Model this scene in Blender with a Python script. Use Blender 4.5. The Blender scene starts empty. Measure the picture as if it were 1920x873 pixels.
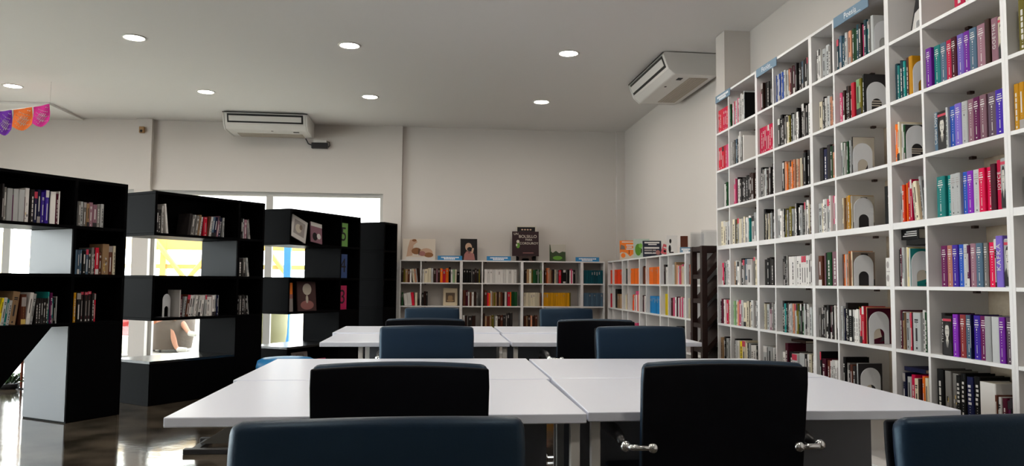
import bpy, bmesh, math, random
from mathutils import Vector, Matrix

SC = bpy.context.scene
COL = SC.collection
PI = math.pi

# ------------------------------------------------------------------ camera
F_PX, YAW, PITCH, ROLL, EYE = 1454.7, .0958, .0642, .0076, 1.15
fw = Vector((math.sin(YAW)*math.cos(PITCH), math.cos(YAW)*math.cos(PITCH), math.sin(PITCH)))
rt = Vector((math.cos(YAW), -math.sin(YAW), 0))
up = rt.cross(fw)
c_, s_ = math.cos(ROLL), math.sin(ROLL)
rt, up = c_*rt + s_*up, -s_*rt + c_*up
cam_d = bpy.data.cameras.new('camera')
cam = bpy.data.objects.new('camera', cam_d)
COL.objects.link(cam)
cam.matrix_world = Matrix(((rt.x, up.x, -fw.x, 0), (rt.y, up.y, -fw.y, 0), (rt.z, up.z, -fw.z, EYE), (0, 0, 0, 1)))
cam_d.sensor_width = 36
cam_d.lens = F_PX/1920*36
cam_d.clip_start = .05
SC.camera = cam

# ------------------------------------------------------------------ light and exposure
WORLD_STRENGTH = 5.5
LAMP_STRENGTH = 80.0
SC.view_settings.view_transform = 'Standard'
SC.view_settings.look = 'None'
SC.view_settings.exposure = 1.22
SC.view_settings.gamma = 1.0
SC.view_settings.use_curve_mapping = False
SC.cycles.use_denoising = True
SC.cycles.max_bounces = 10
SC.cycles.transparent_max_bounces = 16
SC.cycles.sample_clamp_indirect = 6.0
SC.cycles.caustics_reflective = False
SC.cycles.caustics_refractive = False
world = bpy.data.worlds.new('sky')
SC.world = world
world.use_nodes = True
bg = world.node_tree.nodes['Background']
bg.inputs['Color'].default_value = (.93, .97, 1.0, 1)
bg.inputs['Strength'].default_value = WORLD_STRENGTH


# ------------------------------------------------------------------ materials
MATS = {}


def mat(name, rgb, rough=.5, metal=0.0, spec=.5, noise=None, bump=None, emit=None, coat=0.0, trans=0.0):
    if name in MATS:
        return MATS[name]
    m = bpy.data.materials.new(name)
    m.use_nodes = True
    nt = m.node_tree
    b = nt.nodes['Principled BSDF']
    b.inputs['Base Color'].default_value = (*rgb, 1)
    b.inputs['Roughness'].default_value = rough
    b.inputs['Metallic'].default_value = metal
    b.inputs['Specular IOR Level'].default_value = .15 if name.startswith(('cover_', 'dark_spine')) else spec
    b.inputs['Coat Weight'].default_value = coat
    if trans:
        b.inputs['Transmission Weight'].default_value = trans
    if emit:
        b.inputs['Emission Color'].default_value = (*emit[0], 1)
        b.inputs['Emission Strength'].default_value = emit[1]
    tc = None
    if noise or bump:
        tc = nt.nodes.new('ShaderNodeTexCoord')
    if noise:
        scale, amt, rgb2 = noise
        n = nt.nodes.new('ShaderNodeTexNoise')
        n.inputs['Scale'].default_value = scale
        n.inputs['Detail'].default_value = 6
        nt.links.new(tc.outputs['Object'], n.inputs['Vector'])
        r = nt.nodes.new('ShaderNodeValToRGB')
        r.color_ramp.elements[0].position = .5-amt/2
        r.color_ramp.elements[1].position = .5+amt/2
        r.color_ramp.elements[0].color = (*rgb, 1)
        r.color_ramp.elements[1].color = (*rgb2, 1)
        nt.links.new(n.outputs['Fac'], r.inputs['Fac'])
        nt.links.new(r.outputs['Color'], b.inputs['Base Color'])
    if bump:
        scale, strength = bump
        n = nt.nodes.new('ShaderNodeTexNoise')
        n.inputs['Scale'].default_value = scale
        n.inputs['Detail'].default_value = 4
        nt.links.new(tc.outputs['Object'], n.inputs['Vector'])
        bp = nt.nodes.new('ShaderNodeBump')
        bp.inputs['Strength'].default_value = strength
        bp.inputs['Distance'].default_value = .01
        nt.links.new(n.outputs['Fac'], bp.inputs['Height'])
        nt.links.new(bp.outputs['Normal'], b.inputs['Normal'])
    MATS[name] = m
    return m


def glass_mat(name, tint, gloss=.06):
    m = bpy.data.materials.new(name)
    m.use_nodes = True
    nt = m.node_tree
    for n in list(nt.nodes):
        if n.type == 'BSDF_PRINCIPLED':
            nt.nodes.remove(n)
    out = nt.nodes['Material Output']
    t = nt.nodes.new('ShaderNodeBsdfTransparent')
    t.inputs['Color'].default_value = (*tint, 1)
    g = nt.nodes.new('ShaderNodeBsdfGlossy')
    g.inputs['Roughness'].default_value = .02
    x = nt.nodes.new('ShaderNodeMixShader')
    x.inputs['Fac'].default_value = gloss
    nt.links.new(t.outputs[0], x.inputs[1])
    nt.links.new(g.outputs[0], x.inputs[2])
    nt.links.new(x.outputs[0], out.inputs['Surface'])
    MATS[name] = m
    return m


def canopy_mat():
    m = bpy.data.materials.new('white_canopy_cloth')
    m.use_nodes = True
    nt = m.node_tree
    for n in list(nt.nodes):
        if n.type == 'BSDF_PRINCIPLED':
            nt.nodes.remove(n)
    out = nt.nodes['Material Output']
    a = nt.nodes.new('ShaderNodeBsdfDiffuse')
    a.inputs['Color'].default_value = (.85, .85, .83, 1)
    b = nt.nodes.new('ShaderNodeBsdfTranslucent')
    b.inputs['Color'].default_value = (.85, .85, .83, 1)
    x = nt.nodes.new('ShaderNodeMixShader')
    x.inputs['Fac'].default_value = .6
    nt.links.new(a.outputs[0], x.inputs[1])
    nt.links.new(b.outputs[0], x.inputs[2])
    nt.links.new(x.outputs[0], out.inputs['Surface'])
    return m


M_WALL = mat('white_wall_paint', (.60, .56, .525), .75, bump=(60, .05))
M_CEIL = mat('ceiling_paint', (.73, .71, .69), .8)
M_CONC = mat('polished_concrete', (.022, .018, .013), .09, noise=(3.0, .3, (.085, .068, .050)), bump=(7, .10), spec=.4)
M_WHITE = mat('white_melamine', (.77, .76, .76), .38)
M_TABLE = mat('white_table_laminate', (.80, .84, .95), .28)
M_BACK = mat('tan_back_board', (.47, .38, .28), .8, noise=(40, .6, (.38, .30, .215)))
M_BLACK = mat('black_lacquer', (.002, .002, .0024), .4, spec=.02)
M_GLOSS = mat('black_gloss_board', (.004, .004, .004), .22, spec=.6)
M_PANEL_SHEEN = mat('black_panel_sheen', (.10, .104, .11), .45)  # grey stands in for window sheen on the black lacquer panels
M_LEATHER = mat('blue_lit_black_leather', (.0035, .012, .030), .42, spec=.4, bump=(180, .05))  # black leather, with the blue tint of daylight painted into its colour
M_LEATHER.node_tree.nodes['Principled BSDF'].inputs['Specular Tint'].default_value = (.55, .8, 1, 1)  # highlights tinted blue for the same daylight
M_SHELL = mat('black_leather_shaded_rear', (.002, .0025, .005), .55, spec=.15)  # same black leather, darkened for the shaded rear of the backrest
M_CHROME = mat('chrome', (.75, .76, .78), .15, metal=1)
M_TUBE = mat('black_steel', (.012, .012, .014), .35)
M_PLASTIC = mat('white_plastic', (.66, .64, .61), .45)
M_DARK = mat('dark_slot', (.01, .01, .01), .7)
M_SIGN = mat('blue_sign_board', (.12, .22, .32), .5)
M_SIGN2 = mat('bright_blue_sign_board', (.02, .22, .50), .5)
M_TEXT = mat('white_lettering', (.85, .86, .88), .6)
M_WOOD = mat('dark_brown_wood', (.022, .008, .006), .5, noise=(14, .6, (.05, .02, .014)))
M_ENDS = mat('white_metal_plate', (.70, .72, .75), .4)
M_PAGES = mat('paper_pages', (.66, .60, .50), .85)
M_LAMP = mat('lamp_diffuser', (1, 1, 1), .5, emit=((1.0, .915, .81), LAMP_STRENGTH))
M_GLASS = glass_mat('window_glass', (.96, .98, .97))
M_ACRYL = glass_mat('clear_acrylic', (.95, .96, .97), .10)
M_FRAME = mat('grey_aluminium_frame', (.45, .44, .42), .5)
M_PAVE = mat('outdoor_paving', (.45, .43, .39), .8)
M_TIMBER = mat('yellow_timber', (.75, .47, .14), .6)


# ------------------------------------------------------------------ mesh builder
class MB:
    def __init__(self):
        self.v, self.f, self.m = [], [], []

    def add(self, vs, fs, mi=0, X=None):
        n = len(self.v)
        if X is not None:
            vs = [X @ Vector(p) for p in vs]
        self.v += [tuple(p) for p in vs]
        for f in fs:
            self.f.append(tuple(n+i for i in f))
            self.m.append(mi)
        return self

    def box(self, x0, y0, z0, x1, y1, z1, mi=0, X=None):
        vs = [(x0, y0, z0), (x1, y0, z0), (x1, y1, z0), (x0, y1, z0), (x0, y0, z1), (x1, y0, z1), (x1, y1, z1), (x0, y1, z1)]
        return self.add(vs, [(0, 3, 2, 1), (4, 5, 6, 7), (0, 1, 5, 4), (1, 2, 6, 5), (2, 3, 7, 6), (3, 0, 4, 7)], mi, X)

    def prism(self, pts, h0, h1, axis='y', mi=0, X=None):
        """polygon pts in two axes extruded along the third."""
        def P(p, h):
            return {'y': (p[0], h, p[1]), 'z': (p[0], p[1], h), 'x': (h, p[0], p[1])}[axis]
        n = len(pts)
        vs = [P(p, h0) for p in pts] + [P(p, h1) for p in pts]
        fs = [tuple(range(n)), tuple(range(2*n-1, n-1, -1))]
        for i in range(n):
            j = (i+1) % n
            fs.append((j, i, n+i, n+j))
        return self.add(vs, fs, mi, X)

    def quad(self, a, b, c, d, mi=0, X=None):
        return self.add([a, b, c, d], [(0, 1, 2, 3)], mi, X)

    def tube(self, path, r, seg=10, mi=0, X=None, cap=True):
        pts = [Vector(p) for p in path]
        n = len(pts)
        rings = []
        t0 = (pts[1]-pts[0]).normalized()
        ref = Vector((0, 0, 1)) if abs(t0.z) < .9 else Vector((1, 0, 0))
        nrm = (ref - t0*ref.dot(t0)).normalized()
        rr = r if isinstance(r, (list, tuple)) else [r]*n
        for i, p in enumerate(pts):
            t = ((pts[min(i+1, n-1)]-p).normalized() + (p-pts[max(i-1, 0)]).normalized())
            t = t.normalized() if t.length > 1e-6 else t0
            nrm = (nrm - t*nrm.dot(t)).normalized()
            b = t.cross(nrm)
            rings.append([p + (nrm*math.cos(2*PI*k/seg) + b*math.sin(2*PI*k/seg))*rr[i] for k in range(seg)])
        vs = [q for ring in rings for q in ring]
        fs = []
        for i in range(n-1):
            for k in range(seg):
                k2 = (k+1) % seg
                fs.append((i*seg+k, i*seg+k2, (i+1)*seg+k2, (i+1)*seg+k))
        if cap:
            fs.append(tuple(range(seg-1, -1, -1)))
            fs.append(tuple((n-1)*seg+k for k in range(seg)))
        return self.add(vs, fs, mi, X)

    def lathe(self, prof, seg=24, mi=0, X=None):
        vs, fs = [], []
        n = len(prof)
        for k in range(seg):
            a = 2*PI*k/seg
            for r, z in prof:
                vs.append((r*math.cos(a), r*math.sin(a), z))
        for k in range(seg):
            k2 = (k+1) % seg
            for i in range(n-1):
                fs.append((k*n+i, k2*n+i, k2*n+i+1, k*n+i+1))
        if prof[0][0] > 1e-5:
            fs.append(tuple(k*n for k in range(seg-1, -1, -1)))
        if prof[-1][0] > 1e-5:
            fs.append(tuple(k*n+n-1 for k in range(seg)))
        return self.add(vs, fs, mi, X)

    def build(self, name, mats, parent=None, X=None, smooth=False, bevel=0.0, seg=2, sub=0):
        me = bpy.data.meshes.new(name)
        me.from_pydata(self.v, [], self.f)
        if not isinstance(mats, (list, tuple)):
            mats = [mats]
        for m in mats:
            me.materials.append(m)
        me.polygons.foreach_set('material_index', self.m)
        if smooth:
            me.polygons.foreach_set('use_smooth', [True]*len(self.f))
        me.update()
        o = bpy.data.objects.new(name, me)
        COL.objects.link(o)
        if parent is not None:
            o.parent = parent
        if X is not None:
            o.matrix_local = X
        if bevel:
            b = o.modifiers.new('edge', 'BEVEL')
            b.width = bevel
            b.segments = seg
            b.limit_method = 'ANGLE'
            b.angle_limit = .7
        if sub:
            s = o.modifiers.new('smooth', 'SUBSURF')
            s.levels = s.render_levels = sub
        return o


def T(x, y, z, rz=0, rx=0, ry=0):
    return Matrix.Translation((x, y, z)) @ Matrix.Rotation(rz, 4, 'Z') @ Matrix.Rotation(ry, 4, 'Y') @ Matrix.Rotation(rx, 4, 'X')


def frame(origin, a):
    """local x along a (horizontal), y into the shelf, z up."""
    a = Vector((a[0], a[1], 0)).normalized()
    b = Vector((-a.y, a.x, 0))
    return Matrix(((a.x, b.x, 0, origin[0]), (a.y, b.y, 0, origin[1]), (0, 0, 1, origin[2]), (0, 0, 0, 1)))


def tag(o, label=None, cat=None, group=None, kind=None):
    if label:
        o['label'] = label
    if cat:
        o['category'] = cat
    if group:
        o['group'] = group
    if kind:
        o['kind'] = kind
    return o


def thing(name, label, cat, X=None, group=None):
    o = bpy.data.objects.new(name, None)
    o.empty_display_size = .1
    COL.objects.link(o)
    if X is not None:
        o.matrix_world = X
    return tag(o, label, cat, group)


def struct(name, mb, m, **k):
    return tag(mb.build(name, m, **k), kind='structure')


def copy_tree(o, parent=None):
    c = o.copy()
    COL.objects.link(c)
    if parent is not None:
        c.parent = parent
    for ch in list(o.children):
        copy_tree(ch, c)
    return c


def text_mesh(name, s, size, m, parent=None, X=None, align='CENTER', spacing=1.0, depth=.0004):
    cu = bpy.data.curves.new(name, 'FONT')
    cu.body = s
    cu.size = size
    cu.align_x = align
    cu.align_y = 'CENTER'
    cu.space_character = spacing
    cu.extrude = depth
    tmp = bpy.data.objects.new(name, cu)
    COL.objects.link(tmp)
    dg = bpy.context.evaluated_depsgraph_get()
    me = bpy.data.meshes.new_from_object(tmp.evaluated_get(dg))
    bpy.data.objects.remove(tmp)
    bpy.data.curves.remove(cu)
    me.materials.clear()
    me.materials.append(m)
    o = bpy.data.objects.new(name, me)
    COL.objects.link(o)
    if parent is not None:
        o.parent = parent
    if X is not None:
        o.matrix_local = X
    return o


STAND = Matrix.Rotation(PI/2, 4, 'X')          # text plane stood upright, facing -y

# ------------------------------------------------------------------ room shell
XW, YB_, ZC, XL, YF = 2.867, 11.75, 3.5, -8.0, -3.5
struct('floor', MB().box(XL-.2, YF-.2, -.1, XW+.2, YB_+.2, 0), M_CONC)
struct('ceiling', MB().box(XL-.2, YF-.2, ZC, XW+.2, YB_+.2, ZC+.15), M_CEIL)
struct('wall_right', MB().box(XW, YF-.2, 0, XW+.2, YB_+.2, ZC), M_WALL)
struct('wall_front', MB().box(XL-.2, YF-.2, 0, XW, YF, ZC), M_WALL)
ZH = 2.47
w = MB()
w.box(-.6, YB_, 0, XW, YB_+.2, ZC)
w.box(XL, YB_, ZH, -.6, YB_+.2, ZC)
struct('wall_back', w, M_WALL)
struct('trim_column', MB().box(-.82, YB_-.07, 0, -.545, YB_+.2, ZC-.001), M_WALL)
struct('trim_pier', MB().box(-4.39, YB_-.09, 0, -4.17, YB_+.2, ZC-.001), M_WALL)
struct('trim_pillar', MB().box(2.62, 6.84, 0, XW+.01, 7.06, ZC-.001), M_WALL)
struct('trim_corner', MB().box(2.74, YB_-.07, 0, XW, YB_, ZC-.001), M_WALL)
struct('trim_lintel', MB().box(XL, YB_-.03, ZH-.0, -.82, YB_, ZH+.075), M_WALL)
struct('trim_soffit', MB().box(XL, 10.75, ZC-.03, -5.17, YB_, ZC-.001), M_CEIL)
w = MB()
w.box(XL-.2, YF, 0, XL, 1.0, ZC)
w.box(XL-.2, 1.0, 2.9, XL, YB_+.2, ZC)
w.box(XL-.2, 8.9, 0, XL, YB_+.2, 2.9)
struct('wall_left', w, M_WALL)


def window(n, x0, x1, nm, along='x', at=YB_+.08, top=ZH):
    """glazed front: frame with mullions, one pane per bay."""
    root = thing('window_%d' % n, None, None)
    tag(root, kind='structure')
    fr = MB()
    k = .05

    def bx(mb, a0, a1, z0, z1, d=.04):
        if along == 'x':
            mb.box(a0, at-d, z0, a1, at+d, z1)
        else:
            mb.box(at-d, a0, z0, at+d, a1, z1)
    bx(fr, x0, x1, 0, .06)
    bx(fr, x0, x1, top-.06, top)
    wd = (x1-x0)/nm
    for i in range(nm+1):
        c = x0+wd*i
        bx(fr, max(x0, c-k), min(x1, c+k), .06, top-.06)
    fr.build('window_frame', M_FRAME, root)
    for i in range(nm):
        p = MB()
        bx(p, x0+wd*i+(k if i else k), x0+wd*(i+1)-k, .06, top-.06, .004)
        p.build('window_pane', M_GLASS, root)
    return root


window(1, -4.17, -.82, 2)
window(2, -7.95, -4.39, 2)
window(3, 1.0, 8.9, 3, 'y', XL-.1, 2.9)

# outside
struct('ground_outside', MB().box(-24, YB_+.2, -.12, 14, 40, -.02), M_PAVE)
struct('ground_terrace', MB().box(-24, -12, -.12, XL-.2, YB_+.2, -.02), M_PAVE)

# ------------------------------------------------------------------ bookcase geometry shared by books
XR, DEP = 2.507, .33
UW = .9
Y0 = 6.778


def yb(k):
    return Y0-UW*k


ZLOW = [1.468, 1.138, .799, .460, .121]
ZUP = [2.841, 2.502, 2.163, 1.824, 1.486]
TH = .009            # half board thickness
NARROW = .31         # from unit edge to divider centre


def bookcase(label, X, width, zs, narrow=NARROW, plinth=True, group=None, top_cap=True, seam=True, bracket=True, cells=True):
    root = thing('bookcase', label, 'bookcase', X, group)
    z0, z1 = zs[-1], zs[0]
    lo = 0.0 if plinth else z0-TH
    for s in (0, 1):
        MB().box(s*(width-.02)+.0003, 0, lo, s*(width-.02)+.0197, DEP, z1+TH).build('side_panel', M_WHITE, root)
    for i, z in enumerate(zs):
        nm = 'top_panel' if i == 0 else 'bottom_panel' if i == len(zs)-1 else 'shelf'
        MB().box(.02, .001, z-TH, width-.02, DEP-.006, z+TH).build(nm, M_WHITE, root)
    if plinth:
        MB().box(.02, .03, 0, width-.02, .045, z0-TH).build('plinth', M_WHITE, root)
    if narrow:
        d = MB()
        for a, b in zip(zs[:-1], zs[1:]):
            d.box(narrow-.009, .0005, b+TH, narrow+.009, DEP-.006, a-TH)
        d.build('divider_panel', M_WHITE, root)
    sx = narrow+.009+(width-narrow-.03)*.41 if narrow else width*.5
    MB().box(.02, DEP-.006, z0-TH, sx-.005, DEP, z1+TH).build('back_panel', M_BACK, root)
    MB().box(sx+.005, DEP-.006, z0-TH, width-.02, DEP, z1+TH).build('back_panel', M_BACK, root)
    if bracket and narrow:
        for z in zs[:-1]:
            MB().box(narrow+.05, DEP-.12, z-TH-.014, narrow+.075, DEP-.095, z-TH).build('shelf_bracket', M_WOOD, root)
    return root


ORD = ['zeroth', 'first', 'second', 'third', 'fourth', 'fifth', 'sixth', 'seventh', 'eighth', 'ninth', 'tenth', 'eleventh', 'twelfth', 'thirteenth', 'fourteenth',
       'fifteenth', 'sixteenth', 'seventeenth', 'eighteenth', 'nineteenth', 'twentieth', 'twenty-first', 'twenty-second', 'twenty-third', 'twenty-fourth', 'twenty-fifth', 'twenty-sixth']

BAYS = {1: 'bay beside the dark slatted rack', 2: 'bay under the Ficción sign', 3: 'bay under the Poesía sign', 4: 'bay right of the Poesía bay', 5: 'bay cut by the frame edge'}
for k in range(5):
    X = frame((XR, yb(k), 0), (0, -1))
    bookcase('tall upper white bookcase, ' + BAYS[k+1], X, UW, ZUP, plinth=False, group='upper white bookcases along the right wall')
    bookcase('white bookcase carrying an upper one, ' + BAYS[k+1], X, UW, ZLOW, group='lower white bookcases along the right wall')
LOWB = {1: 'low white bookcase with yellow books, second from the dark rack', 2: 'low white bookcase with blue and orange sets, under tilted red-cornered cover',
        3: 'low white bookcase of an orange set above pink books, under green cover', 4: 'low white corner bookcase holding red-orange books'}
for j in range(1, 5):
    bookcase(LOWB[j], frame((XR, yb(-j-1), 0), (0, -1)), UW, ZLOW, group='low white bookcases by the corner')
bookcase('low white single-column bookcase mostly hidden behind the dark rack', frame((XR, yb(-1), 0), (0, -1)), .55, ZLOW, group='low white bookcases by the corner')
XB0, YBK = -.545, 11.44
BB = {0: 'low white back-wall bookcase holding the small framed picture', 1: 'low white back-wall bookcase with the long white set of volumes', 2: 'low white back-wall bookcase with mustard yellow set'}
for j in range(3):
    bookcase(BB[j], frame((XB0+UW*j, YBK, 0), (1, 0)), UW, ZLOW, group='low white bookcases on the back wall')
bookcase('narrow low white corner bookcase full of teal books', frame((XB0+UW*3, YBK, 0), (1, 0)), .345, ZLOW, narrow=0, group='low white bookcases on the back wall')

# ------------------------------------------------------------------ books
CODE = {
    'rd': ('red', (.62, .02, .06)), 'cr': ('crimson', (.58, .008, .09)), 'mg': ('pink', (.62, .10, .22)), 'wh': ('white', (.72, .70, .68)),
    'iv': ('cream', (.66, .60, .47)), 'bk': ('black', (.008, .008, .009)), 'ch': ('charcoal', (.035, .03, .03)), 'gy': ('grey', (.22, .21, .20)),
    'lg': ('pale grey', (.46, .47, .47)), 'bl': ('blue', (.035, .11, .42)), 'nv': ('navy', (.014, .018, .07)), 'te': ('teal', (.025, .28, .27)),
    'dt': ('dark teal', (.010, .075, .10)), 'gn': ('dark green', (.015, .09, .03)), 'pg': ('pale green', (.30, .46, .26)), 'ol': ('olive', (.20, .17, .02)),
    'or': ('orange', (.80, .20, .02)), 'ro': ('red-orange', (.80, .09, .02)), 'pe': ('peach', (.62, .32, .21)), 'ye': ('yellow', (.72, .58, .01)),
    'oc': ('mustard', (.62, .33, .01)), 'br': ('brown', (.13, .045, .025)), 'db': ('dark brown', (.05, .022, .016)), 'tn': ('tan', (.40, .27, .16)),
    'pu': ('purple', (.23, .03, .40)), 'vi': ('violet', (.24, .17, .55)), 'pl': ('plum', (.15, .012, .10)), 'mv': ('mauve', (.30, .17, .21)),
    'mr': ('maroon', (.10, .006, .03)), 'sb': ('slate blue', (.11, .18, .25)), 'ib': ('indigo', (.07, .03, .34)), 'cy': ('bright blue', (.01, .26, .55)),
    'ru': ('rust', (.30, .06, .06)), 'rt': ('rose brown', (.38, .18, .13)), 'pt': ('deep teal', (.008, .10, .13)), 'dp': ('purple-grey', (.13, .09, .12)),
}
RN = random.Random(7)
COVER = {}
for code, (nm, rgb) in CODE.items():
    for v in range(3):
        f = (1.0, .82, 1.16)[v]
        COVER[code, v] = mat('%s_book_cover_%d' % (nm.replace(' ', '_').replace('-', '_'), v), tuple(min(.85, 1.04*(c*f)**1.22) for c in rgb), .5, spec=.15)
M_LIGHTMARK = mat('pale_spine_print', (.60, .58, .56), .5)
M_DARKMARK = mat('dark_spine_print', (.03, .028, .03), .5)
M_TINTMARK = mat('grey_spine_print', (.30, .27, .26), .5)
M_GOLDMARK = mat('yellow_spine_print', (.60, .42, .10), .5)
M_REDMARK = mat('red_spine_print', (.50, .02, .06), .5)
DARKISH = set('rd cr bk ch bl nv te dt gn ol or ro br db pu pl mr sb ib cy ru rt pt dp mv vi mg gy oc'.split())

BOOKS = []


def cell(X, width, spec, where, h=.21, d=.16, inset=.03, style=None, clear=.31, until=None, fill=False):
    """X: frame at the cell's inner left front corner. spec tokens: cc[w][/h][<|>][!style]; _w is a gap (mm)."""
    toks = spec.split()
    rows = []
    for t in toks:
        if t[0] == '_':
            rows.append(('gap', int(t[1:])*.001))
            continue
        st = style
        if '!' in t:
            t, st = t.split('!')
        lean = 0
        if t[-1] in '<>':
            lean = -1 if t[-1] == '<' else 1
            t = t[:-1]
        hh = h
        if '/' in t:
            t, q = t.split('/')
            hh = int(q)*.01
        n = 1
        if '*' in t:
            t, q = t.split('*')
            n = int(q)
        for i in range(n):
            rows.append(('bk', t[:2], int(t[2:])*.001, hh, lean, st, n > 1))
    withgap = []
    for r in rows:
        pv = next((q for q in reversed(withgap) if q[0] == 'bk'), None)
        if r[0] == 'bk':
            if r[4] < 0 and (pv is None or pv[4] >= 0):
                withgap.append(('gap', r[3]*.125))
            elif r[4] == 0 and pv and pv[4] > 0:
                withgap.append(('gap', pv[3]*.125))
        withgap.append(r)
    rows = withgap
    if rows[-1][0] == 'bk' and rows[-1][4] > 0:
        rows.append(('gap', rows[-1][3]*.125))
    tot = sum(r[1] if r[0] == 'gap' else r[2] for r in rows)
    sc = (until-.004)/tot if until else (width-.004)/tot if fill and tot > .55*width else min(1.0, (width-.004)/tot)
    x = .002
    out = []
    for r in rows:
        if r[0] == 'gap':
            x += r[1]*sc
            continue
        _, code, bw, hh, lean, st, same = r
        bw *= sc
        jit = 0 if (same or st in ('series', 'plain')) else RN.uniform(-.012, .012)
        ang = lean*.12
        hgt = min(hh+jit, clear-.008)
        foot = bw/math.cos(ang)+.0008 if ang else bw
        out.append(dict(code=code, w=bw-.0007, h=hgt, d=d+(0 if same else RN.uniform(-.015, .012)), ang=ang, x=x+foot/2, foot=foot,
                        y=inset+(0 if same else RN.uniform(-.008, .012)), st=st, X=X, where=where, var=RN.randrange(3) if not same else RN.choice((0, 0, 1)), seed=RN.random()))
        x += foot
    n = len(out)
    cnt = {}
    for i, b in enumerate(out):
        cnt[b['code']] = cnt.get(b['code'], 0)+1
        b['i'], b['n'], b['kth'] = i, n, cnt[b['code']]
        b['left'] = out[i-1]['code'] if i else None
        b['right'] = out[i+1]['code'] if i+1 < n else None
    for b in out:
        b['of'] = cnt[b['code']]
    BOOKS.extend(out)


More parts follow.
